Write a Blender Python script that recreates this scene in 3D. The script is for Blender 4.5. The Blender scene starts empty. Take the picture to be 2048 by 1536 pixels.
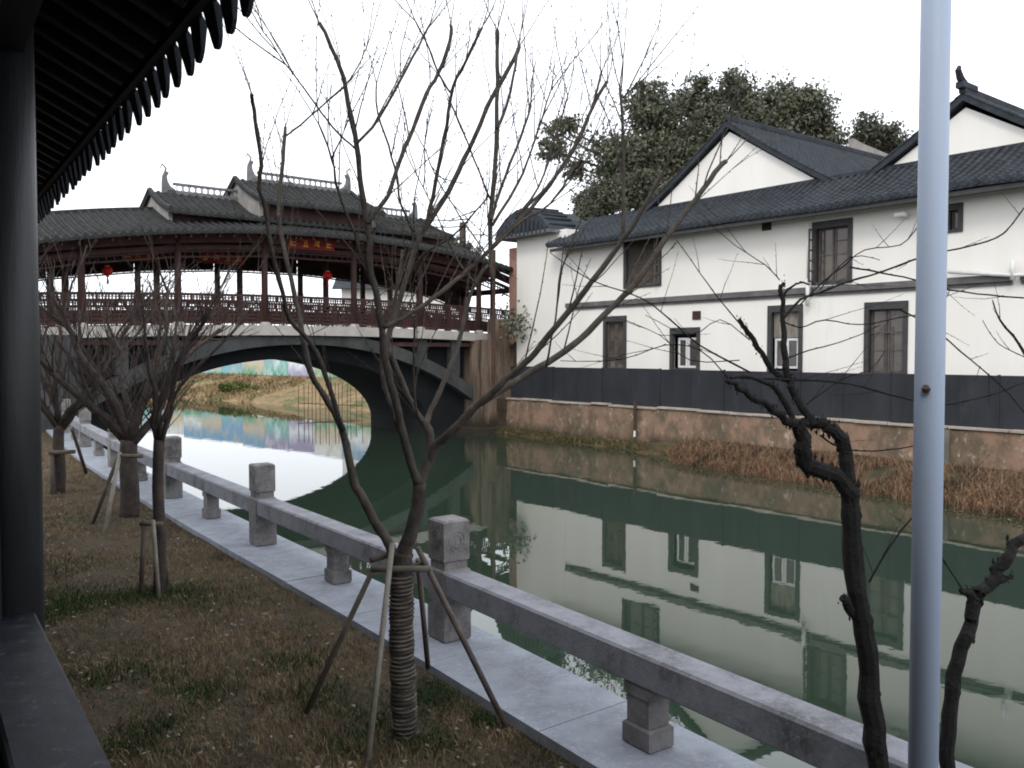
import bpy, math, random
import numpy as np
from mathutils import Vector, Matrix
random.seed(7)
rng = np.random.default_rng(7)
R = math.radians
SC = bpy.context.scene
COL = SC.collection

# ------------------------------------------------------------------ camera, sky, sun
EYE = 2.9                      # metres above the water (z = 0)
F = 1750.0                     # focal length in pixels of the 2048 wide photograph
PITCH = math.atan(62 / F)
cd = bpy.data.cameras.new('camera'); cam = bpy.data.objects.new('camera', cd); COL.objects.link(cam)
cam.location = (0, 0, EYE); cam.rotation_euler = (math.pi / 2 - PITCH, 0, 0)
cd.sensor_width = 36; cd.lens = 36 * F / 2048; cd.clip_start = 0.05; cd.clip_end = 2000
SC.camera = cam
SC.render.resolution_x = 1024; SC.render.resolution_y = 768

w = bpy.data.worlds.new('World'); SC.world = w; w.use_nodes = True
wt = w.node_tree; wt.nodes.clear()
sky = wt.nodes.new('ShaderNodeTexSky'); sky.sky_type = 'NISHITA'; sky.sun_disc = False
SUN_EL, SUN_AZ = R(44), R(196)          # azimuth clockwise from +Y
sky.sun_elevation = SUN_EL; sky.sun_rotation = SUN_AZ; sky.air_density = 1.5; sky.dust_density = 4
mx = wt.nodes.new('ShaderNodeMixRGB'); mx.inputs[0].default_value = .9
mx.inputs[2].default_value = (15.6, 16.2, 17.2, 1)      # overcast veil
bg = wt.nodes.new('ShaderNodeBackground'); bg.inputs[1].default_value = .1
wo = wt.nodes.new('ShaderNodeOutputWorld')
wt.links.new(sky.outputs[0], mx.inputs[1]); wt.links.new(mx.outputs[0], bg.inputs[0]); wt.links.new(bg.outputs[0], wo.inputs[0])
sd = bpy.data.lights.new('sun', 'SUN'); sd.energy = .9; sd.angle = R(14); sd.color = (1, .95, .87)
sun = bpy.data.objects.new('sun', sd); COL.objects.link(sun)
sdir = Vector((math.sin(SUN_AZ) * math.cos(SUN_EL), math.cos(SUN_AZ) * math.cos(SUN_EL), math.sin(SUN_EL)))
sun.rotation_euler = sdir.to_track_quat('Z', 'Y').to_euler()
SC.view_settings.view_transform = 'Standard'; SC.view_settings.look = 'None'
SC.view_settings.exposure = .2; SC.view_settings.gamma = 1
SC.render.engine = 'CYCLES'
SC.cycles.max_bounces = 6; SC.cycles.filter_width = 1.9

# ------------------------------------------------------------------ helpers
def at(px, py, Y):
    """point of the place seen at this spot of the photograph, Y metres in front of the eye"""
    u = (px - 1024) / F; v = (768 - py) / F
    cp, sp = math.cos(PITCH), math.sin(PITCH)
    d = (u, cp + v * sp, -sp + v * cp)
    k = Y / d[1]
    return Vector((d[0] * k, Y, EYE + d[2] * k))

A = math.atan(1374 / F)        # the canal runs this far to the left of the view
AP = R(34.7)                   # the gallery we stand in, a little less
def W(n, s, z=0, a=A):
    return Vector((n * math.cos(a) - s * math.sin(a), n * math.sin(a) + s * math.cos(a), z))
def S(px, n=19.9):             # where along the canal a plumb line of the facade stands
    u = (px - 1024) / F
    Y = n / (math.sin(A) + u * math.cos(A))
    return Y * (math.cos(A) - u * math.sin(A))
def Z(px, py, n=19.9):         # height above the water of a facade point
    u = (px - 1024) / F
    Y = n / (math.sin(A) + u * math.cos(A))
    return at(px, py, Y).z

class MB:
    def __init__(s): s.v = []; s.f = []
    def add(s, vs, fs):
        b = len(s.v); s.v += [tuple(p) for p in vs]; s.f += [tuple(i + b for i in f) for f in fs]; return s
    def box(s, x0, x1, y0, y1, z0, z1, bev=0):
        if bev:
            b = bev; vs = []
            for z, i in ((z0, b), (z0 + b, 0), (z1 - b, 0), (z1, b)):
                vs += [(x0 + i, y0 + i, z), (x1 - i, y0 + i, z), (x1 - i, y1 - i, z), (x0 + i, y1 - i, z)]
            fs = [(3, 2, 1, 0), (12, 13, 14, 15)]
            for k in range(3):
                for j in range(4):
                    a = 4 * k + j; c = 4 * k + (j + 1) % 4
                    fs.append((a, c, c + 4, a + 4))
            return s.add(vs, fs)
        vs = [(x0, y0, z0), (x1, y0, z0), (x1, y1, z0), (x0, y1, z0), (x0, y0, z1), (x1, y0, z1), (x1, y1, z1), (x0, y1, z1)]
        return s.add(vs, [(3, 2, 1, 0), (4, 5, 6, 7), (0, 1, 5, 4), (1, 2, 6, 5), (2, 3, 7, 6), (3, 0, 4, 7)])
    def prism(s, poly, z0, z1):         # poly in xy, counterclockwise
        n = len(poly)
        vs = [(x, y, z0) for x, y in poly] + [(x, y, z1) for x, y in poly]
        fs = [tuple(range(n))[::-1], tuple(range(n, 2 * n))] + [(i, (i + 1) % n, n + (i + 1) % n, n + i) for i in range(n)]
        return s.add(vs, fs)
    def extr(s, poly, axis, a0, a1):    # polygon given in the two other axes, swept along axis 0=x 1=y
        n = len(poly)
        def P(p, t): return (t, p[0], p[1]) if axis == 0 else (p[0], t, p[1])
        vs = [P(p, a0) for p in poly] + [P(p, a1) for p in poly]
        fs = [tuple(range(n))[::-1], tuple(range(n, 2 * n))] + [(i, (i + 1) % n, n + (i + 1) % n, n + i) for i in range(n)]
        return s.add(vs, fs)
    def tube(s, pts, rad, k=6, cap=True):
        pts = [Vector(p) for p in pts]; n = len(pts); b = len(s.v)
        up = Vector((.3, .8, .2)).normalized()
        for i, p in enumerate(pts):
            t = (pts[min(i + 1, n - 1)] - pts[max(i - 1, 0)])
            if t.length < 1e-9: t = Vector((0, 0, 1))
            t.normalize()
            a = t.cross(up)
            if a.length < .05: a = t.cross(Vector((1, 0, 0)))
            a.normalize(); c = t.cross(a)
            r = rad[i] if hasattr(rad, '__len__') else rad
            for j in range(k):
                q = 2 * math.pi * j / k
                s.v.append(tuple(p + a * (math.cos(q) * r) + c * (math.sin(q) * r)))
        for i in range(n - 1):
            for j in range(k):
                a0 = b + i * k + j; a1 = b + i * k + (j + 1) % k
                s.f.append((a0, a1, a1 + k, a0 + k))
        if cap:
            s.f.append(tuple(b + j for j in range(k))[::-1]); s.f.append(tuple(b + (n - 1) * k + j for j in range(k)))
        return s
    def lathe(s, c, prof, k=14):
        b = len(s.v); n = len(prof)
        for r, z in prof:
            for j in range(k):
                q = 2 * math.pi * j / k; s.v.append((c[0] + r * math.cos(q), c[1] + r * math.sin(q), c[2] + z))
        for i in range(n - 1):
            for j in range(k):
                a0 = b + i * k + j; a1 = b + i * k + (j + 1) % k
                s.f.append((a0, a1, a1 + k, a0 + k))
        s.f.append(tuple(b + j for j in range(k))[::-1]); s.f.append(tuple(b + (n - 1) * k + j for j in range(k)))
        return s

BASE = {}
def thing(name, label, cat, base=(0, 0, 0), a=0.0, group=None):
    o = bpy.data.objects.new(name, None); COL.objects.link(o)
    o.location = W(base[0], base[1], base[2], a); o.rotation_euler = (0, 0, a)
    o['label'] = label; o['category'] = cat
    if group: o['group'] = group
    BASE[o.name] = Vector(base); return o
def mesh(name, mb, m, off=Vector((0, 0, 0)), smooth=False):
    me = bpy.data.meshes.new(name)
    me.from_pydata([(x - off[0], y - off[1], z - off[2]) for x, y, z in mb.v], [], mb.f)
    me.materials.append(m)
    if smooth: me.polygons.foreach_set('use_smooth', [True] * len(me.polygons))
    me.update(); return me
def part(name, mb, m, parent, smooth=False, label=None, kind=None, root=None):
    """a mesh in the frame of its thing; root = the thing when the parent is itself a part"""
    r = root or parent
    o = bpy.data.objects.new(name, mesh(name, mb, m, BASE[r.name], smooth)); COL.objects.link(o); o.parent = parent
    if label: o['label'] = label
    if kind: o['kind'] = kind
    return o
def inst(name, me, parent, loc, rot=(0, 0, 0), scale=(1, 1, 1), root=None):
    r = root or parent
    o = bpy.data.objects.new(name, me); COL.objects.link(o); o.parent = parent
    o.location = Vector(loc) - BASE[r.name]; o.rotation_euler = rot; o.scale = scale
    return o
def single(name, mb, m, label=None, cat=None, kind=None, base=(0, 0, 0), a=0.0, smooth=False, group=None):
    o = bpy.data.objects.new(name, mesh(name, mb, m, Vector(base), smooth)); COL.objects.link(o)
    o.location = W(base[0], base[1], base[2], a); o.rotation_euler = (0, 0, a)
    if label: o['label'] = label
    if cat: o['category'] = cat
    if kind: o['kind'] = kind
    if group: o['group'] = group
    return o

# ------------------------------------------------------------------ materials
def mat(name, c1, c2=None, scale=4.0, rough=.8, bump=0.0, bscale=None, spec=.3, c3=None, s3=1.0, stretch=(1, 1, 1), t3=(.5, .62), metal=0.0, world=False, t2=(.35, .65), c4=None, s4=5.0, t4=(.55, .7), tide=None):
    m = bpy.data.materials.new(name); m.use_nodes = True; t = m.node_tree; N = t.nodes; L = t.links
    b = N['Principled BSDF']; b.inputs['Roughness'].default_value = rough
    b.inputs['Specular IOR Level'].default_value = spec; b.inputs['Metallic'].default_value = metal
    if world:
        g = N.new('ShaderNodeNewGeometry'); src = g.outputs['Position']
    else:
        g = N.new('ShaderNodeTexCoord'); src = g.outputs['Object']
    mp = N.new('ShaderNodeMapping'); mp.inputs['Scale'].default_value = stretch; L.new(src, mp.inputs[0])
    def noise(sc, det=6, rg=.6):
        n = N.new('ShaderNodeTexNoise'); n.inputs['Scale'].default_value = sc; n.inputs['Detail'].default_value = det
        n.inputs['Roughness'].default_value = rg; L.new(mp.outputs[0], n.inputs['Vector']); return n
    def ramp(n, a, c):
        r = N.new('ShaderNodeMapRange'); r.inputs[1].default_value = a; r.inputs[2].default_value = c
        L.new(n.outputs[0], r.inputs[0]); return r
    def mix(f, a, c):
        x = N.new('ShaderNodeMixRGB'); L.new(f, x.inputs[0])
        for i, q in ((1, a), (2, c)):
            if isinstance(q, tuple): x.inputs[i].default_value = (*q, 1)
            else: L.new(q, x.inputs[i])
        return x.outputs[0]
    c2 = c2 or tuple(v * .8 for v in c1)
    col = mix(ramp(noise(scale), *t2).outputs[0], c1, c2)
    if c3: col = mix(ramp(noise(s3, 8, .7), *t3).outputs[0], col, c3)
    if c4: col = mix(ramp(noise(s4, 9, .75), *t4).outputs[0], col, c4)
    if tide:                    # (height, colour): dirt that climbs unevenly from the foot
        gp = N.new('ShaderNodeNewGeometry'); sp = N.new('ShaderNodeSeparateXYZ'); L.new(gp.outputs['Position'], sp.inputs[0])
        ad = N.new('ShaderNodeMath'); ad.operation = 'MULTIPLY_ADD'; ad.inputs[1].default_value = 1.1; L.new(noise(1.7, 9, .7).outputs[0], ad.inputs[0]); L.new(sp.outputs['Z'], ad.inputs[2])
        mr = N.new('ShaderNodeMapRange'); mr.inputs[1].default_value = tide[0] + .75; mr.inputs[2].default_value = tide[0] + .35; L.new(ad.outputs[0], mr.inputs[0])
        col = mix(mr.outputs[0], col, tide[1])
    L.new(col, b.inputs['Base Color'])
    if bump:
        bn = N.new('ShaderNodeBump'); bn.inputs['Strength'].default_value = bump; bn.inputs['Distance'].default_value = .02
        L.new(noise(bscale or scale * 5, 8, .65).outputs[0], bn.inputs['Height']); L.new(bn.outputs[0], b.inputs['Normal'])
    return m

M = {}
M['granite'] = mat('granite', (.31, .335, .385), (.235, .255, .295), 7, .8, .25, 90, c3=(.17, .175, .19), s3=2.3, t3=(.5, .75), c4=(.40, .42, .46), s4=28, t4=(.5, .7), world=True)
M['granite_rail'] = mat('granite_rail', (.26, .265, .295), (.19, .192, .21), 8, .85, .35, 80, c3=(.09, .09, .09), s3=3, t3=(.5, .7), c4=(.28, .285, .31), s4=33, t4=(.5, .7), world=True)
M['granite_dark'] = mat('granite_dark', (.225, .215, .215), (.15, .142, .14), 9, .85, .4, 80, c3=(.07, .068, .06), s3=4, t3=(.5, .68), c4=(.27, .265, .27), s4=35, t4=(.52, .7), world=True)
M['bank_wall'] = mat('bank_wall_stone', (.2, .19, .16), (.12, .115, .1), 2, .9, .5, 30, world=True)
M['soil'] = mat('soil', (.085, .058, .034), (.038, .030, .019), 14, .95, 1.0, 40, c3=(.03, .033, .016), s3=2.1, t3=(.5, .62), c4=(.13, .09, .05), s4=30, world=True)
M['dry_grass'] = mat('dry_grass', (.25, .18, .10), (.15, .105, .058), 5, .9, world=True, c3=(.065, .05, .03), s3=2.2, t3=(.5, .62), t2=(.4, .6), c4=(.34, .25, .14), s4=40)
M['straw'] = mat('straw', (.33, .24, .135), (.19, .14, .08), 6, .9, world=True)
M['green_grass'] = mat('green_grass', (.035, .062, .018), (.02, .042, .014), 4, .85, world=True)
M['plaster'] = mat('white_plaster', (.84, .81, .765), (.80, .765, .71), 1.1, .9, .1, 20, c3=(.62, .57, .50), s3=2.6, t3=(.60, .95), stretch=(1, 1, .13), c4=(.72, .68, .62), s4=6, t4=(.62, .85), world=True)
M['old_wall'] = mat('orange_wall_plaster', (.29, .185, .13), (.185, .13, .09), 2.6, .95, .9, 9, c3=(.12, .095, .065), s3=1.3, t3=(.46, .64), stretch=(1, 1, .7), c4=(.40, .34, .28), s4=4.5, t4=(.56, .66), tide=(.32, (.055, .045, .028)), world=True)
M['coping'] = mat('coping_plaster', (.42, .38, .33), (.3, .26, .21), 3, .9, .4, 20, world=True)
M['beige'] = mat('beige_plaster', (.27, .19, .14), (.16, .12, .09), 2.5, .9, .6, 12, c3=(.06, .05, .04), s3=1.9, t3=(.44, .62), stretch=(1.6, 1.6, .22), tide=(.5, (.04, .035, .025)), world=True)
M['brick'] = mat('pink_brick', (.40, .22, .17), (.30, .17, .13), 4, .9, .4, 25, world=True)
M['fence'] = mat('charcoal_panel', (.030, .033, .040), (.018, .020, .024), 1.1, .75, .1, 20, c3=(.045, .047, .05), s3=2.4, t3=(.55, .8), stretch=(1, 1, .35), world=True)
M['tile'] = mat('grey_roof_tile', (.044, .050, .060), (.024, .028, .034), 3.5, .9, .4, 30, c3=(.075, .08, .085), s3=6, t3=(.6, .75), world=True)
M['tile_b'] = mat('weathered_roof_tile', (.040, .041, .040), (.022, .023, .023), 3.5, .9, .5, 30, c3=(.062, .062, .055), s3=5, t3=(.58, .75), world=True)
M['ridge'] = mat('ridge_plaster', (.20, .20, .205), (.11, .11, .115), 3, .9, .4, 25, world=True)
M['redwood'] = mat('red_brown_wood', (.075, .036, .033), (.045, .024, .023), 3, .8, .2, 40, stretch=(1, 1, .3), world=True)
M['redbeam'] = mat('faded_red_beam', (.12, .055, .052), (.07, .036, .035), 3, .8, .2, 40, world=True)
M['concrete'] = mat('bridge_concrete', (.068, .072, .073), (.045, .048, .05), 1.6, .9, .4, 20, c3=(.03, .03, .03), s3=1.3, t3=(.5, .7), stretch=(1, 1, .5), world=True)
M['concrete_dark'] = mat('shaded_concrete', (.011, .012, .014), (.007, .008, .009), 1.5, .95, .4, 20, world=True)  # shadow inside the arch put into the colour, hence near black
M['fascia'] = mat('pale_fascia', (.46, .43, .40), (.36, .34, .31), 2, .85, .2, 30, c3=(.2, .19, .17), s3=2, t3=(.6, .8), world=True)
M['red'] = mat('red_paint', (.24, .022, .016), (.16, .018, .013), 4, .6)
M['lantern'] = mat('red_lantern_cloth', (.75, .02, .02), (.6, .015, .015), 6, .6)
M['gold'] = mat('gold_paint', (.85, .36, .06), (.7, .28, .05), 6, .45)
M['frame'] = mat('dark_window_frame', (.06, .06, .062), (.045, .043, .042), 6, .7, .2, 40, world=True)
M['sash'] = mat('brown_sash', (.12, .10, .095), (.07, .058, .055), 6, .7, world=True)
M['white_frame'] = mat('white_sash', (.72, .73, .74), (.6, .6, .6), 6, .5)
M['string'] = mat('string_course_grey', (.16, .15, .15), (.10, .095, .095), 3, .85, world=True)
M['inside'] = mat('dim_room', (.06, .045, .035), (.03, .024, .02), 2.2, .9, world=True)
M['curtain'] = mat('curtain', (.30, .27, .23), (.16, .14, .12), 5, .9, stretch=(3, 3, .4), world=True)
M['pvc'] = mat('white_pvc', (.75, .75, .74), (.66, .66, .65), 4, .5)
M['pole'] = mat('blue_grey_paint', (.37, .44, .56), (.335, .405, .525), 2, .5, .06, 60, spec=.35, stretch=(1, 1, .25), c3=(.29, .34, .43), s3=9, t3=(.58, .8), world=True)
M['rust'] = mat('rusty_metal', (.09, .05, .035), (.05, .03, .025), 8, .8, .3, 60, world=True)
M['bark'] = mat('young_bark', (.082, .070, .058), (.040, .034, .029), 16, .85, .6, 90, c3=(.15, .135, .115), s3=22, t3=(.58, .72), world=True, stretch=(1, 1, .6))
M['bark_far'] = mat('far_tree_bark', (.072, .055, .047), (.034, .027, .024), 12, .85, .5, 60, c3=(.13, .11, .09), s3=16, t3=(.6, .75), world=True)
M['bark_black'] = mat('black_gnarled_bark', (.022, .020, .020), (.010, .0095, .0095), 14, .95, .9, 60, world=True)
M['rope'] = mat('straw_rope', (.19, .165, .14), (.05, .042, .036), 18, .95, .8, 120, stretch=(.3, .3, 2.2), t2=(.42, .58), world=True)
M['stake'] = mat('stake_wood', (.14, .12, .10), (.085, .07, .058), 8, .85, .4, 60, world=True)
M['stake_pale'] = mat('pale_stake_wood', (.27, .25, .21), (.18, .16, .13), 8, .85, .4, 60, world=True)
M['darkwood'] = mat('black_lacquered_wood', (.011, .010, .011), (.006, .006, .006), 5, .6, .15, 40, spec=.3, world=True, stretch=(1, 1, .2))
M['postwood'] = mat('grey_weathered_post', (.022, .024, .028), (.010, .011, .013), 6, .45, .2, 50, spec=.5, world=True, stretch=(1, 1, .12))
M['benchwood'] = mat('blue_sheen_bench_wood', (.020, .024, .033), (.008, .009, .013), 6, .5, .07, 60, spec=.25, c3=(.075, .082, .10), s3=16, t3=(.57, .70), stretch=(1.6, 1.6, 1), world=True)  # pale bluish patches paint the sheen on the bench top
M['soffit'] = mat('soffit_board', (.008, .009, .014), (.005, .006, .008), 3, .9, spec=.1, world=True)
M['leaf'] = mat('evergreen_leaf', (.115, .12, .082), (.06, .07, .046), .8, .6, world=True, c3=(.135, .135, .085), s3=.6, t3=(.45, .65))
M['leaf2'] = mat('olive_leaf', (.12, .12, .085), (.07, .075, .05), .9, .6, world=True)
M['bush'] = mat('bush_leaf', (.09, .12, .02), (.05, .08, .015), 3, .7, world=True)
M['reed'] = mat('dry_reed', (.22, .115, .068), (.115, .068, .04), 3, .9, world=True, c3=(.36, .28, .20), s3=14, t3=(.52, .7), c4=(.05, .038, .025), s4=1.4, t4=(.5, .65))
M['mud_weed'] = mat('bank_weed', (.13, .10, .045), (.06, .065, .025), 3, .9, world=True, c3=(.22, .16, .09), s3=7)
M['mud'] = mat('bank_mud', (.105, .075, .04), (.055, .042, .022), 2, .95, .8, 18, c3=(.03, .033, .015), s3=1.5, t3=(.45, .6), c4=(.2, .15, .09), s4=8, t4=(.6, .7), world=True)
M['gable_plaster'] = mat('dirty_gable_plaster', (.33, .31, .29), (.2, .19, .18), 2, .9, .3, 20, world=True)
M['far_bank'] = mat('ochre_bank', (.27, .18, .09), (.16, .115, .06), 1.2, .95, .8, 6, c3=(.085, .095, .035), s3=.5, t3=(.48, .6), c4=(.38, .27, .15), s4=2.5, t4=(.52, .68), stretch=(1, 1, 3), world=True)
M['farwall'] = mat('far_white_wall', (.78, .78, .78), (.7, .7, .7), 1, .9, world=True)

def water_mat():
    m = bpy.data.materials.new('canal_water'); m.use_nodes = True; t = m.node_tree; N = t.nodes; L = t.links
    b = N['Principled BSDF']; b.inputs['Roughness'].default_value = .012; b.inputs['IOR'].default_value = 1.6
    g = N.new('ShaderNodeNewGeometry')
    n1 = N.new('ShaderNodeTexNoise'); n1.inputs['Scale'].default_value = .12; n1.inputs['Detail'].default_value = 3
    L.new(g.outputs['Position'], n1.inputs['Vector'])
    x = N.new('ShaderNodeMixRGB'); x.inputs[1].default_value = (.018, .032, .021, 1); x.inputs[2].default_value = (.025, .041, .027, 1)
    L.new(n1.outputs[0], x.inputs[0]); L.new(x.outputs[0], b.inputs['Base Color'])
    n2 = N.new('ShaderNodeTexNoise'); n2.inputs['Scale'].default_value = 1.3; n2.inputs['Detail'].default_value = 4
    L.new(g.outputs['Position'], n2.inputs['Vector'])
    bp = N.new('ShaderNodeBump'); bp.inputs['Strength'].default_value = .055; bp.inputs['Distance'].default_value = .03
    L.new(n2.outputs[0], bp.inputs['Height']); L.new(bp.outputs[0], b.inputs['Normal'])
    return m
M['water'] = water_mat()

def glass_mat():
    m = bpy.data.materials.new('window_glass'); m.use_nodes = True; t = m.node_tree; N = t.nodes; L = t.links
    b = N['Principled BSDF']; b.inputs['Base Color'].default_value = (.035, .035, .033, 1); b.inputs['Roughness'].default_value = .05
    g = N.new('ShaderNodeNewGeometry'); n = N.new('ShaderNodeTexNoise'); n.inputs['Scale'].default_value = 2.6
    L.new(g.outputs['Position'], n.inputs['Vector'])
    x = N.new('ShaderNodeMixRGB'); x.inputs[1].default_value = (.02, .02, .02, 1); x.inputs[2].default_value = (.15, .12, .095, 1)  # lighter patches paint reflections into the pane colour
    L.new(n.outputs[0], x.inputs[0]); L.new(x.outputs[0], b.inputs['Base Color'])
    bp = N.new('ShaderNodeBump'); bp.inputs['Strength'].default_value = .15; L.new(n.outputs[0], bp.inputs['Height']); L.new(bp.outputs[0], b.inputs['Normal'])
    return m
M['glass'] = glass_mat()

# ------------------------------------------------------------------ the ground and the water
RL = [(-8, 2.6), (-2, 2.95), (1.2, 3.15), (3.04, 3.27), (5.07, 3.42), (8.77, 3.57), (12.4, 3.75), (16.5, 4.0), (20.3, 4.34), (25.6, 4.9)]
def nr(s):                      # line of the balustrade
    for (a, p), (b, q) in zip(RL, RL[1:]):
        if s <= b: return p + (q - p) * (s - a) / (b - a)
    return RL[-1][1]
mb = MB(); mb.add([(-400, -150, 0), (400, -150, 0), (400, 900, 0), (-400, 900, 0)], [(0, 1, 2, 3)])
single('water', mb, M['water'], 'calm dark green canal water mirroring the bridge and the house', kind='structure')

# lawn: uneven sheet in the canal frame
PAVE = .90
mb = MB(); NS, NN = 150, 46
for i in range(NS + 1):
    s = -8 + 33.5 * i / NS
    e = nr(s) - .37
    for j in range(NN + 1):
        n = -14 + (e + 14) * (1 - (1 - j / NN) ** 1.7)
        z = PAVE - .06 + .018 * math.sin(n * 3.1 + s * 1.3) * math.sin(s * 2.3 - n) + random.uniform(-.013, .013)
        if j == NN: z = PAVE - .05
        mb.v.append((n, s, z))
for i in range(NS):
    for j in range(NN):
        a = i * (NN + 1) + j; mb.f.append((a, a + 1, a + NN + 2, a + NN + 1))
single('lawn_soil', mb, M['soil'], 'worn brown lawn between the gallery and the stone edging', kind='structure', a=A, smooth=True)
mb = MB(); mb.prism([(-200, -60), (2.2, -60), (2.9, 25.4), (4.0, 31.5), (-6, 45), (-200, 60)], -1, PAVE - .3)
single('near_bank', mb, M['soil'], 'earth of the near bank under the lawn', kind='structure', a=A)

# quay wall under the paving, in long blocks
q = thing('quay_wall', 'low stone quay wall dropping from the paving into the canal', 'wall', (3.4, 5, 0), A)
s = -7.9
while s < 25.3:
    l = 1.2 + random.uniform(-.1, .1); e = min(s + l, 25.4)
    mb = MB(); mb.prism([(nr(s) - .2, s + .005), (nr(s) + .25, s + .005), (nr(e) + .25, e - .005), (nr(e) - .2, e - .005)], -.6, PAVE - .125)
    part('stone_block', mb, M['bank_wall'], q); s = e
pv = thing('paving', 'pale granite edging slabs under the balustrade', 'paving', (3.4, 5, PAVE), A)
s = -7.6
while s < 25.3:
    e = min(s + 1.233, 25.4); dz = random.uniform(-.003, .003)
    mb = MB(); i0, o0, i1, o1 = nr(s) - .38, nr(s) + .29, nr(e) - .38, nr(e) + .29
    t = PAVE + dz; g = .004
    mb.prism([(i0, s + g), (o0, s + g), (o1, e - g), (i1, e - g)], PAVE - .12, t)
    part('paving_slab', mb, M['granite'], pv); s = e

# balustrade
bal = thing('stone_balustrade', 'low grey stone balustrade with square posts along the canal edge', 'balustrade', (3.4, 5, PAVE), A)
def post_mesh():
    m = MB(); h = .11
    m.box(-h, h, -h, h, 0, .50, .012)
    m.box(-.093, .093, -.093, .093, .492, .555)
    m.box(-.105, .105, -.105, .105, .55, .845, .014)
    for ax in range(4):          # carved roundel on each face of the head
        c, s_ = math.cos(ax * math.pi / 2), math.sin(ax * math.pi / 2)
        for r in (.062, .038):
            pts = []
            for k in range(17):
                q_ = 2 * math.pi * k / 16; x, z = r * math.cos(q_), .70 + 1.15 * r * math.sin(q_)
                pts.append((c * .105 - s_ * x, s_ * .105 + c * x, z))
            m.tube(pts, .0045, 4, False)
    return m
def support_mesh():
    m = MB()
    m.box(-.085, .085, -.10, .10, 0, .115, .01)
    m.box(-.07, .07, -.08, .08, .112, .26, .006)
    m.box(-.08, .08, -.095, .095, .255, .322, .008)
    return m
pm = mesh('post', post_mesh(), M['granite_dark']); sm = mesh('support', support_mesh(), M['granite_dark'])
PS = [-3.4, .45, 5.07, 8.77, 12.4, 16.4, 20.3, 24.2]
for k, s in enumerate(PS):
    dn = (nr(s + .5) - nr(s - .5)); rz = -math.atan(dn)
    inst('post', pm, bal, (nr(s), s, PAVE), (R(random.uniform(-.5, .5)), R(random.uniform(-.5, .5)), rz + R(random.uniform(-1.2, 1.2))))
    if k + 1 < len(PS):
        e = PS[k + 1]; mid = (s + e) / 2; ms = 3.04 if k == 1 else mid
        inst('support', sm, bal, (nr(ms), ms, PAVE), (0, 0, rz))
        L_ = math.hypot(e - s, nr(e) - nr(s)) - .214
        m = MB(); m.box(-.10, .10, -L_ / 2, L_ / 2, .32, .49, .014)
        bm = mesh('rail', m, M['granite_rail'])
        inst('rail', bm, bal, ((nr(s) + nr(e)) / 2, mid, PAVE + .002), (0, 0, -math.atan2(nr(e) - nr(s), e - s)))

# ------------------------------------------------------------------ grass
def blades(cx, cy, cz, h, wd, lean, name, m, kind='stuff', a=A, curve=.5, label=None, verts=3):
    n = len(cx); th = rng.uniform(0, 2 * np.pi, n); ln = lean * rng.uniform(.2, 1, n) * h; ph = rng.uniform(0, 2 * np.pi, n)
    hx, hy = np.cos(th) * wd / 2, np.sin(th) * wd / 2
    lx, ly = np.cos(ph) * ln, np.sin(ph) * ln
    V = np.empty((n, 5, 3))
    V[:, 0] = np.stack([cx - hx, cy - hy, cz], 1); V[:, 1] = np.stack([cx + hx, cy + hy, cz], 1)
    V[:, 2] = np.stack([cx + hx * .8 + lx * .3, cy + hy * .8 + ly * .3, cz + h * .6], 1)
    V[:, 3] = np.stack([cx - hx * .8 + lx * .3, cy - hy * .8 + ly * .3, cz + h * .6], 1)
    V[:, 4] = np.stack([cx + lx, cy + ly, cz + h * (1 - .25 * rng.uniform(0, 1, n) * curve)], 1)
    me = bpy.data.meshes.new(name)
    me.vertices.add(n * 5); me.vertices.foreach_set('co', V.reshape(-1).astype(np.float32))
    idx = (np.arange(n)[:, None] * 5 + np.array([0, 1, 2, 3, 3, 2, 4])[None]).reshape(-1)
    me.loops.add(n * 7); me.loops.foreach_set('vertex_index', idx.astype(np.int32))
    me.polygons.add(n * 2)
    st = (np.arange(n)[:, None] * 7 + np.array([0, 4])[None]).reshape(-1)
    me.polygons.foreach_set('loop_start', st.astype(np.int32))
    me.update(calc_edges=True); me.materials.append(m)
    o = bpy.data.objects.new(name, me); COL.objects.link(o); o.rotation_euler = (0, 0, a); o['kind'] = kind
    if label: o['label'] = label
    return o
def vnoise(x, y, seed, sc):
    r = np.random.default_rng(seed); g = r.uniform(0, 1, (64, 64))
    x = (x * sc) % 63; y = (y * sc) % 63; i = x.astype(int); j = y.astype(int); fx = x - i; fy = y - j
    fx = fx * fx * (3 - 2 * fx); fy = fy * fy * (3 - 2 * fy)
    return (g[i, j] * (1 - fx) + g[i + 1, j] * fx) * (1 - fy) + (g[i, j + 1] * (1 - fx) + g[i + 1, j + 1] * fx) * fy
def lawn_pts(n):
    s = rng.uniform(0, 1, n) ** 1.5 * 21 + 1.2
    e = np.interp(s, [p[0] for p in RL], [p[1] for p in RL]) - .40
    lo = np.maximum(-.95 - s * .05, -3.0) + 0 * s
    # only the wedge that the eye (or an eye a step aside) can see
    nn = lo + (e - lo) * rng.uniform(0, 1, n)
    return nn, s
n_, s_ = lawn_pts(190000)
pz = PAVE - .065
k = vnoise(n_ + 20, s_ + 20, 3, 1.1) * .6 + vnoise(n_ + 20, s_ + 20, 4, 3.3) * .4
d = k > .06
blades(n_[d], s_[d], np.full(d.sum(), pz), rng.uniform(.015, .055, d.sum()), rng.uniform(.003, .007, d.sum()), 1.3, 'dry_grass', M['dry_grass'], label='short dry brown turf of the lawn')
n_, s_ = lawn_pts(34000)
k = vnoise(n_ + 9, s_ + 4, 8, 1.6)
d = k > .5
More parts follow.
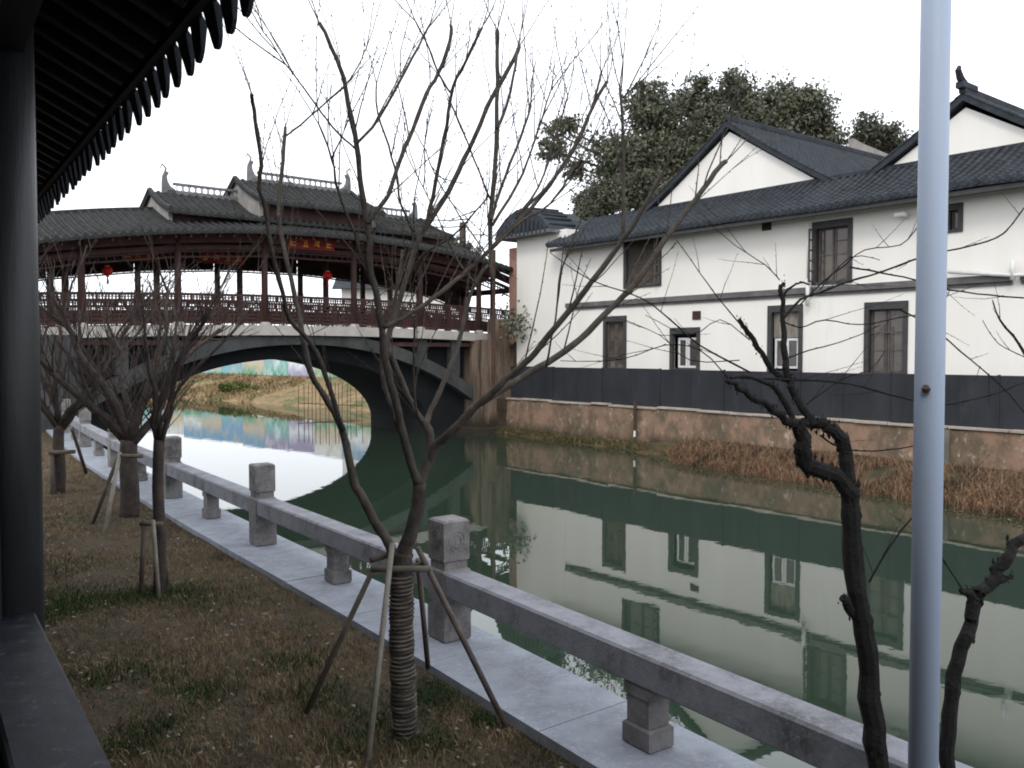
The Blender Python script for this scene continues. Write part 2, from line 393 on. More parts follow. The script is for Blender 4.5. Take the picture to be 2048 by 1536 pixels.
blades(n_[d], s_[d], np.full(d.sum(), pz), rng.uniform(.015, .05, d.sum()), rng.uniform(.003, .006, d.sum()), 1.6, 'straw', M['straw'], label='bleached straw lying in the turf')
# green tufts, in patches and at the tree feet
gx, gy = [], []
def patch(px, py, r, n):
    p = at(px, py, (EYE - PAVE + .05) * F / (py - 706))
    nn = p.x * math.cos(A) + p.y * math.sin(A); ss = -p.x * math.sin(A) + p.y * math.cos(A)
    q = rng.normal(0, r, (n, 2)); gx.extend(nn + q[:, 0]); gy.extend(ss + q[:, 1])
for px, py, r, n in [(150, 1200, .25, 1500), (135, 1225, .2, 900), (270, 1195, .14, 700), (340, 1190, .16, 900), (240, 1360, .2, 900), (380, 1395, .13, 600),
                     (320, 1465, .12, 500), (870, 1400, .13, 1500), (640, 1400, .15, 600), (780, 1440, .16, 700), (590, 1330, .12, 400),
                     (980, 1445, .06, 300), (130, 1140, .3, 500), (250, 1500, .1, 300), (700, 1500, .12, 300), (440, 1200, .2, 200), (860, 1500, .1, 300), (480, 1110, .15, 350), (160, 1040, .3, 500)]:
    patch(px, py, r, n)
gx = np.array(gx); gy = np.array(gy); e = np.interp(gy, [p[0] for p in RL], [p[1] for p in RL]) - .42
d = gx < e; gx, gy = gx[d], gy[d]
blades(gx, gy, np.full(len(gx), pz), rng.uniform(.02, .075, len(gx)), rng.uniform(.004, .008, len(gx)), 1.0, 'green_grass', M['green_grass'], label='tufts of dark green grass')
# fallen leaves
mb = MB()
for _ in range(2600):
    s0 = random.uniform(0, 1) ** 1.4 * 14 + 1.5; n0 = random.uniform(-.8, nr(s0) - .45); a0 = random.uniform(0, 6.3); r0 = random.uniform(.008, .02)
    z0 = pz + random.uniform(.012, .035); c, q_ = math.cos(a0) * r0, math.sin(a0) * r0; t = random.uniform(-.008, .008)
    mb.add([(n0 - c, s0 - q_, z0), (n0 + q_ * .5, s0 - c * .5, z0 + t), (n0 + c, s0 + q_, z0 + .004), (n0 - q_ * .5, s0 + c * .5, z0 - t)], [(0, 1, 2, 3)])
single('fallen_leaves', mb, M['stake_pale'], 'small pale fallen leaves scattered on the turf', kind='stuff', a=A)

# ------------------------------------------------------------------ roofs
def tile_row_mesh(name, L, rise, m, r=.062, tl=.17, sag=.06, drip=True):
    """a run of overlapping cover tiles from the eave (origin) up along +x"""
    mb = MB(); n = max(2, int(L / tl)); K = 5
    def pt(x, h): return rise * x / L - sag * math.sin(math.pi * x / L) + h
    for i in range(n):
        x0, x1 = L * i / n - (.02 if i else 0), L * (i + 1) / n
        b = len(mb.v)
        for x, rr, dz in ((x0, r * 1.06, .014), (x1, r * .93, -.002)):
            for j in range(K):
                q = math.pi * j / (K - 1)
                mb.v.append((x, math.cos(q) * rr, pt(x, math.sin(q) * rr + dz)))
        for j in range(K - 1): mb.f.append((b + j, b + j + 1, b + K + j + 1, b + K + j))
        mb.f.append(tuple(b + j for j in range(K)))
    if drip:            # round end tile
        b = len(mb.v); 
        for x in (-.012, .0):
            for j in range(10): mb.v.append((x, math.cos(j * .628) * r * 1.15, pt(0, r * .2 + math.sin(j * .628) * r * 1.15)))
        mb.f.append(tuple(b + j for j in range(10))[::-1]); mb.f += [(b + j, b + (j + 1) % 10, b + 10 + (j + 1) % 10, b + 10 + j) for j in range(10)]
    return mesh(name, mb, m)
def slope_sheet(mb, x0, z0, x1, z1, ys, th=.09, sag=.06, zf=None, n=8, ax=0):
    """curved sheet from the eave x0,z0 to the ridge x1,z1 over the stations ys; zf(y) adds height. ax=0: slope along x, stations along y; ax=1 swapped"""
    b = len(mb.v); m_ = len(ys)
    for y in ys:
        dz = zf(y) if zf else 0
        for t in (0, -th):
            for i in range(n + 1):
                f = i / n; x = x0 + (x1 - x0) * f; z = z0 + (z1 - z0) * f - sag * math.sin(math.pi * f) + dz + t
                mb.v.append((x, y, z) if ax == 0 else (y, x, z))
    w_ = 2 * (n + 1)
    for k in range(m_ - 1):
        for i in range(n):
            a = b + k * w_ + i; c = a + w_; mb.f.append((a, a + 1, c + 1, c))
            a += n + 1; c += n + 1; mb.f.append((a, c, c + 1, a + 1))
        for i in (0, n):
            a = b + k * w_ + i; c = a + w_; mb.f.append((a, c, c + n + 1, a + n + 1))
    for k in (0, m_ - 1):
        o = b + k * w_
        for i in range(n): mb.f.append((o + i, o + i + 1, o + n + 2 + i, o + n + 1 + i))
    return mb

# ------------------------------------------------------------------ the covered bridge  (frame: x = across the canal, y = along it)
BC = 12.5
def zd(n): return 3.77 - .003 * (n - BC) ** 2            # deck
def zr(n): return -.0118 * (n - BC - .2) ** 2 - (.05 * (n - 19) ** 2 if n > 19 else 0)                  # how far the roof has come down
br = thing('covered_bridge', 'old covered timber gallery bridge on a dark concrete arch across the canal', 'bridge', (BC, 28.3, 0), A)
S0, S1 = 26.2, 30.7
N0, N1 = 1.5, 20.6
st = [N0 + (N1 - N0) * i / 30 for i in range(31)]
# deck: pale fascia and slab
def along(mb, ys0, ys1, zlo, zhi, stn=st):
    b = len(mb.v)
    for n in stn: mb.v += [(n, ys0, zlo(n)), (n, ys1, zlo(n)), (n, ys1, zhi(n)), (n, ys0, zhi(n))]
    for k in range(len(stn) - 1):
        for j in range(4):
            a = b + 4 * k + j; c = b + 4 * k + (j + 1) % 4; mb.f.append((a, a + 4, c + 4, c))
    mb.f.append((b, b + 1, b + 2, b + 3)); e_ = b + 4 * (len(stn) - 1); mb.f.append((e_ + 3, e_ + 2, e_ + 1, e_))
    return mb
part('deck_slab', along(MB(), S0 + .1, S1 + .2, lambda n: zd(n) - .34, lambda n: zd(n) - .03), M['concrete'], br)
part('fascia', along(MB(), S0 - .12, S0 + .098, lambda n: zd(n) - .31, lambda n: zd(n)), M['fascia'], br)
part('fascia', along(MB(), S1 + .202, S1 + .35, lambda n: zd(n) - .31, lambda n: zd(n)), M['fascia'], br)
# barrel: solid with an elliptic opening
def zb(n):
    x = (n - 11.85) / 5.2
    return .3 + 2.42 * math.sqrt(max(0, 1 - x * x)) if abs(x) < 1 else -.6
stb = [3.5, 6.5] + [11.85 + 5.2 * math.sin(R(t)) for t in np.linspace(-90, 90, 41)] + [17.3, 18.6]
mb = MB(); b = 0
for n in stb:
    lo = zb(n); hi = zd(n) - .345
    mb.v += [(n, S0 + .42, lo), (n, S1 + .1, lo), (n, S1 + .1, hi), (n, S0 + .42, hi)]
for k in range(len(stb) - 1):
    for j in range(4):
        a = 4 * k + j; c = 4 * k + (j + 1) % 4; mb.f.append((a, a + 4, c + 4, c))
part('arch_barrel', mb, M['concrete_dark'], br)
# longitudinal ribs under the barrel edge give the black underside some depth
def zrib(n, t):           # front rib, lower (t=0) and upper (t=1) edge
    x = (n - 12.1) / 6.9
    return 1.0 + 2.17 * (1 - abs(x) ** 2.15) + t * (.36 + .14 * abs(x))
str_ = [12.1 + 6.9 * x for x in np.linspace(-1, 1, 45)]
mb = MB()
for n in str_:
    lo, hi = zrib(n, 0), min(zrib(n, 1), zd(n) - .345)
    mb.v += [(n, S0 - .02, lo), (n, S0 + .40, lo), (n, S0 + .40, hi), (n, S0 - .02, hi)]
for k in range(len(str_) - 1):
    for j in range(4):
        a = 4 * k + j; c = 4 * k + (j + 1) % 4; mb.f.append((a, a + 4, c + 4, c))
mb.f.append((0, 1, 2, 3)); e_ = 4 * (len(str_) - 1); mb.f.append((e_ + 3, e_ + 2, e_ + 1, e_))
part('arch_rib', mb, M['concrete'], br)
for n in (6.6, 8.0, 16.6, 18.0):                           # spandrel columns
    z0 = zrib(n, 1) - .03; z1 = zd(n) - .345
    if z1 > z0 + .1: part('spandrel_column', MB().box(n - .17, n + .17, S0 + .02, S0 + .36, z0, z1), M['concrete'], br)
for n0, n1 in ((15.05, 16.42), (16.78, 17.82), (18.18, 18.9), (6.78, 7.82), (8.18, 9.3), (5.4, 6.42)):
    part('spandrel_beam', MB().box(n0, n1, S0 + .1, S0 + .28, 3.13, 3.27), M['redbeam'], br)
for n in (18.75, 3.3):
    m_ = MB(); m_.box(n, n + 2.1, S0 - .55, S1 + .5, -.5, 3.38)
    m_.box(n - .5, n + 2.1, S0 - .95, S1 + .6, -.5, .18)
    part('abutment', m_, M['beige'] if n > 9 else M['concrete'], br)
# approach parapet on the far side
part('parapet', MB().box(19.2, 21.2, S0 - .5, S0 - .28, 3.385, 4.15), M['beige'], br)
# columns
CN = [3.0, 5.6, 8.2, 10.85, 13.95, 16.55, 19.1, 21.3]
RW = [(S0 + .12), 28.4, 30.5]
def colm(h): return mesh('column', MB().lathe((0, 0, 0), [(.10, 0), (.10, h)], 12), M['redwood'], smooth=True)
basem = mesh('column_base', MB().lathe((0, 0, 0), [(.15, 0), (.17, .03), (.17, .1), (.12, .14)], 14), M['fascia'])
for n in CN:
    for y in RW:
        h = 6.55 + zr(n) - zd(n) + (1.3 if y == 28.4 else .35)
        h = min(h, 7.05 + zr(n) - zd(n)) if y == 28.4 else h
        inst('column', colm(h), br, (n, y, zd(n) - .02)); inst('column_base', basem, br, (n, y, zd(n) - .035))
# railing panels with lattice, and the hanging lattice under the beams
def lattice(mb, n0, n1, y, zf0, zf1, kind):
    t = .018; L = n1 - n0
    def bar(xa, za, xb, zb_, w_=.036):
        dx, dz = xb - xa, zb_ - za; l = math.hypot(dx, dz) or 1; px_, pz_ = -dz / l * w_ / 2, dx / l * w_ / 2
        base = [(xa + px_, za + pz_), (xb + px_, zb_ + pz_), (xb - px_, zb_ - pz_), (xa - px_, za - pz_)]
        zo = [zf(n0, L, p[0]) for p in base]
        mb.add([(p[0], y - t, p[1] + o) for p, o in zip(base, zo)] + [(p[0], y + t, p[1] + o) for p, o in zip(base, zo)],
               [(0, 1, 2, 3), (7, 6, 5, 4), (0, 4, 5, 1), (1, 5, 6, 2), (2, 6, 7, 3), (3, 7, 4, 0)])
    def zf(n0, L, x): f = (x - n0) / L; return zf0(n0) * (1 - f) + zf0(n1) * f
    H = zf1
    if kind == 'rail':
        bar(n0, H - .03, n1, H - .03, .08); bar(n0, .09, n1, .09, .07); bar(n0, H - .2, n1, H - .2, .045)
        k = max(2, round(L / .62)); 
        for i in range(k + 1):
            x = n0 + L * i / k; bar(x, .09, x, H - .03, .045)
        for i in range(k):
            xa = n0 + L * i / k; xb = n0 + L * (i + 1) / k; q = (xb - xa)
            bar(xa + q * .22, .1, xa + q * .22, H - .2); bar(xa + q * .78, .1, xa + q * .78, H - .2)
            bar(xa, .32, xb, .32); bar(xa, .54, xb, .54)
            bar(xa + q * .22, .2, xa + q * .78, .2); bar(xa + q * .22, .66, xa + q * .78, .66)
            bar(xa + q * .5, .32, xa + q * .5, .54); bar(xa + q * .36, .54, xa + q * .36, H - .2); bar(xa + q * .64, .54, xa + q * .64, H - .2)
            bar(xa + q * .5, .66, xa + q * .5, H - .03)
            for u_ in (.14, .30, .44, .58, .72, .86): bar(xa + q * u_, H - .2, xa + q * u_, H - .03, .03)
            bar(xa, .43, xb, .43, .03); bar(xa, H - .11, xb, H - .11, .026)
            bar(xa + q * .1, .1, xa + q * .1, H - .2, .03); bar(xa + q * .9, .1, xa + q * .9, H - .2, .03)
        # boarded lower third behind the lattice
    else:
        bar(n0, 0, n1, 0, .05); bar(n0, H, n1, H, .05)
        k = round(L / .11)
        for i in range(1, k):
            x = n0 + L * i / k; bar(x, 0 if i % 2 else H * .4, x, H, .022)
        bar(n0, H * .5, n1, H * .5, .04)
    return mb
for a, c in zip(CN, CN[1:]):
    for y in (RW[0], RW[2]):
        part('railing_panel', lattice(MB(), a + .1, c - .1, y, zd, .95, 'rail'), M['redwood'], br)
    part('lower_board', along(MB(), RW[0] + .03, RW[0] + .05, lambda n: zd(n) + .1, lambda n: zd(n) + .46, [a + .1, (a + c) / 2, c - .1]), M['redwood'], br)
    for y in (RW[0], RW[2]):
        part('hanging_lattice', lattice(MB(), a + .1, c - .1, y, lambda n: (5.95 if y == RW[0] else 5.80) + zr(n), .32, 'hang'), M['redwood'], br)
    part('frieze_board', along(MB(), RW[2] + .06, RW[2] + .1, lambda n: 5.84 + zr(n), lambda n: 6.66 + zr(n), [a + .1, (a + c) / 2, c - .1]), M['redwood'], br)
for y in RW:
    part('beam', along(MB(), y - .07, y + .07, lambda n: 6.36 + zr(n), lambda n: 6.62 + zr(n)), M['redbeam'], br)
    part('beam', along(MB(), y - .05, y + .05, lambda n: 6.14 + zr(n), lambda n: 6.24 + zr(n)), M['redwood'], br)
for n in CN:
    part('tie_beam', MB().box(n - .07, n + .07, RW[0] + .08, RW[2] - .08, 6.40 + zr(n), 6.60 + zr(n)), M['redwood'], br)
# the long roof
EF, EB, RG = S0 - .85, 31.45, 28.35
st2 = [1.2 + (21.6 - 1.2) * i / 34 for i in range(35)]
EZ, RZ = 6.62, 7.60
rf = part('roof', slope_sheet(slope_sheet(MB(), EF, EZ, RG, RZ, st2, zf=zr, ax=1), EB, EZ, RG, RZ, st2, zf=zr, ax=1), M['tile_b'], br)
ra = mesh('tile_row', MB(), M['tile_b'])
tm = tile_row_mesh('tile_row', RG - EF, RZ - EZ, M['tile_b'], r=.066)
tmb = tile_row_mesh('tile_row', EB - RG, RZ - EZ, M['tile_b'], r=.066)
n = 1.3
while n < 21.55:
    inst('tile_row', tm, rf, (n, EF - .01, EZ + zr(n) - .01), (0, 0, math.pi / 2), root=br)
    if n < 9 or n > 16: inst('tile_row', tmb, rf, (n, EB + .01, EZ + zr(n) - .01), (0, 0, -math.pi / 2), root=br)
    n += .235
part('ridge_cap', along(MB(), RG - .07, RG + .07, lambda n: RZ + zr(n) - .02, lambda n: RZ + zr(n) + .07, st2), M['tile_b'], rf, root=br)
# rafters under both slopes
raf = MB()
sl = math.atan((RZ - EZ) / (RG - EF))
rm = mesh('rafter', MB().box(0, (RG - EF) / math.cos(sl) - .1, -.03, .03, -.08, 0), M['redwood'])
n = 1.6
while n < 21.3:
    inst('rafter', rm, rf, (n, EF + .08, EZ + zr(n) - .11), (0, -sl, math.pi / 2), root=br)
    inst('rafter', rm, rf, (n, EB - .08, EZ + zr(n) - .11), (0, -sl, -math.pi / 2), root=br)
    n += .42
# raised roofs: middle tier and centre tier
def finial(mb, n, y, z, side, h):
    # upswept fish-tail end: stacked wedge that curls outward
    pts = [(0, 0), (.42, 0), (.34, .14), (.2, .22), (.12, .36), (.1, .5), (.16, .62), (.05, .66), (-.02, .52), (-.04, .3), (-.04, 0)]
    vs = [(n - side * (p[0] - .05), y - .07, z + p[1] * h) for p in pts] + [(n - side * (p[0] - .05), y + .07, z + p[1] * h) for p in pts]
    k = len(pts)
    mb.add(vs, [tuple(range(k)), tuple(range(2 * k - 1, k - 1, -1))] + [(i, k + i, k + (i + 1) % k, (i + 1) % k) for i in range(k)])
    mb.tube([(n + side * .0, y, z + .6 * h), (n - side * .04, y, z + .75 * h), (n + side * .08, y, z + .86 * h), (n + side * .14, y, z + .74 * h)], [.035, .03, .03, .02], 5)
def raised(na, nb_, ef, eb, ez, rz, wallz, nrg0, nrg1, name_label):
    y0 = (ef + eb) / 2
    r_ = part('upper_roof', slope_sheet(slope_sheet(MB(), ef, ez, y0, rz, [na, nb_], sag=.08, ax=1), eb, ez, y0, rz, [na, nb_], sag=.08, ax=1), M['tile_b'], br, label=name_label)
    t1 = tile_row_mesh('tile_row', y0 - ef, rz - ez, M['tile_b'], r=.066, sag=.08)
    n = na + .06
    while n < nb_:
        inst('tile_row', t1, r_, (n, ef - .01, ez - .01), (0, 0, math.pi / 2), root=br)
        inst('tile_row', t1, r_, (n, eb + .01, ez - .01), (0, 0, -math.pi / 2), root=br)
        n += .235
    # gable boards in dull plaster
    for n, sgn in ((na + .1, 1), (nb_ - .1, -1)):
        poly = [(ef + .45, ez + .02), (y0, rz - .1), (eb - .45, ez + .02), (eb - .45, wallz), (ef + .45, wallz)]
        part('gable', MB().extr(poly, 0, n, n + sgn * .12), M['gable_plaster'], r_, root=br)
        for d_ in (ef, eb):      # verge tiles
            mb = MB(); pts = [(n - sgn * .06, d_ + (y0 - d_) * f, ez + (rz - ez) * f - .08 * math.sin(math.pi * f) + .05) for f in np.linspace(0, 1, 7)]
            part('verge', mb.tube(pts, .075, 6), M['tile_b'], r_, root=br)
    part('clerestory', MB().box(na + .25, nb_ - .25, ef + .46, eb - .46, wallz - .02, ez + .06), M['redwood'], br)
    # openwork ridge
    mb = MB(); mb.box(nrg0, nrg1, y0 - .07, y0 + .07, rz - .03, rz + .10); mb.box(nrg0 + .2, nrg1 - .2, y0 - .06, y0 + .06, rz + .27, rz + .34)
    n = nrg0 + .35; k = 0
    while n < nrg1 - .3:
        if k % 2: mb.tube([(n, y0, rz + .10), (n + .08, y0, rz + .185), (n, y0, rz + .27)], .016, 4)
        else: mb.tube([(n, y0, rz + .10), (n - .08, y0, rz + .185), (n, y0, rz + .27)], .016, 4)
        n += .1; k += 1
    finial(mb, nrg0 - .05, y0, rz - .02, -1, 1.05); finial(mb, nrg1 + .05, y0, rz - .02, 1, 1.05)
    part('openwork_ridge', mb, M['ridge'], r_, root=br)
raised(8.0, 17.95, S0 + .15, 30.5, 7.08, 7.92, 6.6, 8.55, 17.6, 'middle tier roof with pierced ridge and curled ends')
raised(10.7, 15.0, S0 - .1, 30.75, 7.60, 8.62, 6.9, 11.3, 14.8, 'top tier roof with pierced ridge and curled ends')

# plaque, inner boards and lanterns
def glyph(mb, x, z, s, y, seed):
    r = random.Random(seed)
    for _ in range(3):
        zz = z + s * r.uniform(-.42, .42); mb.box(x - s * r.uniform(.25, .45), x + s * r.uniform(.25, .45), y - .012, y, zz - s * .06, zz + s * .06)
    for _ in range(2):
        xx = x + s * r.uniform(-.35, .35); mb.box(xx - s * .06, xx + s * .06, y - .014, y - .001, z - s * r.uniform(.25, .48), z + s * r.uniform(.25, .48))
def sign(label, n, y, z, w_, h, k):
    t = thing('name_board', label, 'sign', (n, y, z), A)
    part('board', MB().box(n - w_ / 2, n + w_ / 2, y, y + .05, z - h / 2, z + h / 2, .01), M['red'], t)
    for i in range(k):
        m_ = MB(); glyph(m_, n - w_ / 2 + w_ * (i + .5) / k, z, h * .62, y - .002, i + int(n * 10)); part('gilt_character', m_, M['gold'], t)
sign('red name board with gold characters under the middle eave of the bridge', 12.35, S0 - .03, 6.40, 1.65, .40, 4)
sign('red board with gold characters hanging inside the bridge, left of centre', 10.2, 28.2, 5.95, 1.5, .34, 4)
sign('small red board inside the left end of the bridge gallery', 7.6, 28.2, 5.85, .9, .3, 3)
def lantern(label, px, py, n):
    u = (px - 1024) / F
    s_l = n * (math.cos(A) - u * math.sin(A)) / (math.sin(A) + u * math.cos(A)); Y = n / (math.sin(A) + u * math.cos(A))
    z = at(px, py, Y).z
    t = thing('red_lantern', label, 'lantern', (n, s_l, z), A, group='red lanterns hung in the bridge')
    prof = [(.16 * math.cos(q) * (1 if i % 2 else .95), .135 * math.sin(q)) for i, q in enumerate(np.linspace(-1.25, 1.25, 13))]
    part('shade', MB().lathe((n, s_l, z), prof, 16), M['lantern'], t, smooth=True)
    part('cap', MB().lathe((n, s_l, z + .125), [(.07, 0), (.07, .035)], 12), M['gold'], t)
    part('tassel', MB().lathe((n, s_l, z - .38), [(.035, 0), (.02, .2), (.05, .22), (.05, .26)], 8), M['lantern'], t)
    part('cord', MB().tube([(n, s_l, z + .15), (n, s_l, 6.0 + zr(n))], .008, 4), M['rust'], t)
lantern('round red lantern in the left part of the bridge gallery', 218, 542, 6.6)
lantern('round red lantern under the middle of the bridge roof', 657, 551, 13.7)
lantern('dull red lantern in the right part of the bridge gallery', 800, 545, 16.2)

# thin standing pipe at the bridge end
p0 = at(986, 775, 31.0); p1 = at(988, 500, 31.0)
t = single('standing_pipe', MB().tube([(p0.x, p0.y, p0.z), (p1.x, p1.y, p1.z)], .07, 8), M['rust'], 'thin dark rusty pipe standing at the right end of the bridge', 'pipe', base=(0, 0, 0))

# ------------------------------------------------------------------ far bank: wall, fence, house
NW = 19.4
rw = thing('retaining_wall', 'stained orange plaster retaining wall rising from the far bank', 'wall', (NW, 12, 0), A)
ys = [-14 + i * .5 for i in range(79)]
mb = MB(); nz = 6
b = 0
for y in ys:
    for k in range(nz + 1):
        z = -.6 + (1.24 + .6) * k / nz; mb.v.append((NW - .05 * (1 - k / nz) + random.uniform(-.012, .012), y, z + (random.uniform(-.035, .02) if k == nz else 0)))
for i in range(len(ys) - 1):
    for k in range(nz):
        a = i * (nz + 1) + k; mb.f.append((a, a + nz + 1, a + nz + 2, a + 1))
part('wall_face', mb, M['old_wall'], rw, smooth=True)
mb = MB(); y = -14
while y < 25:
    l = random.uniform(.5, 1.6); z = 1.235 + random.uniform(-.02, .02)
    part('coping_stone', MB().box(NW - .06 + random.uniform(-.02, .02), NW + .33, y + .01, min(y + l, 25.0) - .01, z, z + .055 + random.uniform(0, .012), .008), M['coping'], rw); y += l
# buttress stubs and drain
part('drain_stub', MB().tube([W(0, 0) * 0 + Vector((NW - .12, S(1276, NW), .55)), Vector((NW - .12, S(1276, NW), 1.45))], .05, 8), M['rust'], rw)
part('drain_stub', MB().tube([Vector((NW - .14, S(1276, NW), .36)), Vector((NW - .13, S(1276, NW), .56))], .035, 8), M['pvc'], rw)
part('buttress', MB().box(NW - .10, NW + .1, S(1905, NW), S(1880, NW), .0, 1.22), M['bank_wall'], rw, label='dark wet buttress of the orange wall')

mb = MB()
mb.prism([(NW + .02, -60), (240, -60), (240, 500), (60, 200), (24, 31.3), (NW + .02, 31.3)], -1, 1.23)
single('far_bank_ground', mb, M['soil'], 'ground of the far bank behind the retaining wall', kind='structure', a=A)

fe = thing('panel_fence', 'continuous charcoal panel fence standing on the orange wall', 'fence', (NW + .12, 12, 1.29), A)
y = 24.95; k = 0
seams = [24.95, 22.6, 20.2, 17.75, 15.4, 13.0, 10.6, 8.2, 5.8, 3.4, 1.0, -1.4]
ph = 2.40 - 1.30
for a, c in zip(seams, seams[1:]):
    dz = random.uniform(-.012, .012); m_ = MB()
    m_.box(NW + .12, NW + .16, c + .012, a - .012, 1.30, 2.42 + dz)
    for f in (.5,):
        yy = c + (a - c) * f; m_.box(NW + .108, NW + .122, yy - .02, yy + .02, 1.31, 2.41 + dz)
    part('fence_panel', m_, M['fence'], fe)
    part('fence_post', MB().box(NW + .10, NW + .17, c - .03, c + .03 - .02, 1.29, 2.44), M['fence'], fe)

# the house
NH = 19.9
ho = thing('white_house', 'long white plastered canal house with dark tiled lean-to roof and two gables', 'house', (NH, 12, 1.2), A)
SE = S(1037, NH)     # left end
SM = 22.35           # main roof end
# window list: px0,px1,py0,py1 on the facade
WINS = [('upper', 1247, 1322, 468, 575, 'open'), ('upper', 1622, 1702, 440, 568, 'open2'), ('upper', 1886, 1921, 407, 465, 'small'),
        ('lower', 1207, 1253, 632, 742, 'door'), ('lower', 1340, 1400, 655, 742, 'white'), ('lower', 1535, 1605, 610, 747, 'whiteblind'),
        ('lower', 1728, 1815, 603, 752, 'curtain'), ('lower', 2075, 2150, 600, 750, 'door')]
wr = []
for g, a, c, t_, b_, kd in WINS:
    y1, y0 = S(a), S(c); pm_ = (a + c) / 2
    zt = Z(pm_, t_); zb_ = Z(pm_, b_)
    wr.append((y0, y1, max(zb_, 2.15), zt, kd))
# facade as a grid of quads leaving the window holes open, with thickness
zs = sorted(set([1.2, 6.62] + [round(v, 4) for r_ in wr for v in (r_[2], r_[3])]))
yy = sorted(set([-8.0, SM + .0] + [round(v, 4) for r_ in wr for v in (r_[0], r_[1])]))
mb = MB()
def hole(y, z): return any(r_[0] < y < r_[1] and r_[2] < z < r_[3] for r_ in wr)
for i in range(len(yy) - 1):
    for j in range(len(zs) - 1):
        if not hole((yy[i] + yy[i + 1]) / 2, (zs[j] + zs[j + 1]) / 2):
            mb.add([(NH, yy[i], zs[j]), (NH, yy[i + 1], zs[j]), (NH, yy[i + 1], zs[j + 1]), (NH, yy[i], zs[j + 1])], [(0, 3, 2, 1)])
for y0, y1, z0, z1, kd in wr:     # reveals
    D = .22
    mb.add([(NH, y0, z0), (NH, y1, z0), (NH, y1, z1), (NH, y0, z1), (NH + D, y0, z0), (NH + D, y1, z0), (NH + D, y1, z1), (NH + D, y0, z1)],
           [(0, 1, 5, 4), (1, 2, 6, 5), (2, 3, 7, 6), (3, 0, 4, 7)])
part('wall', mb, M['plaster'], ho)
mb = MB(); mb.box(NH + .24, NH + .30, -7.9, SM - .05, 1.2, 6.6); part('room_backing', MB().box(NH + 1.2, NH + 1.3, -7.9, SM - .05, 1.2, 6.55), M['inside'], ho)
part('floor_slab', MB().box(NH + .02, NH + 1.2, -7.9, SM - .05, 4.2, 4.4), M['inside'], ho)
part('wall', MB().box(NH + .003, NH + 6, SM - .3, SM, 1.2, 6.6), M['plaster'], ho)
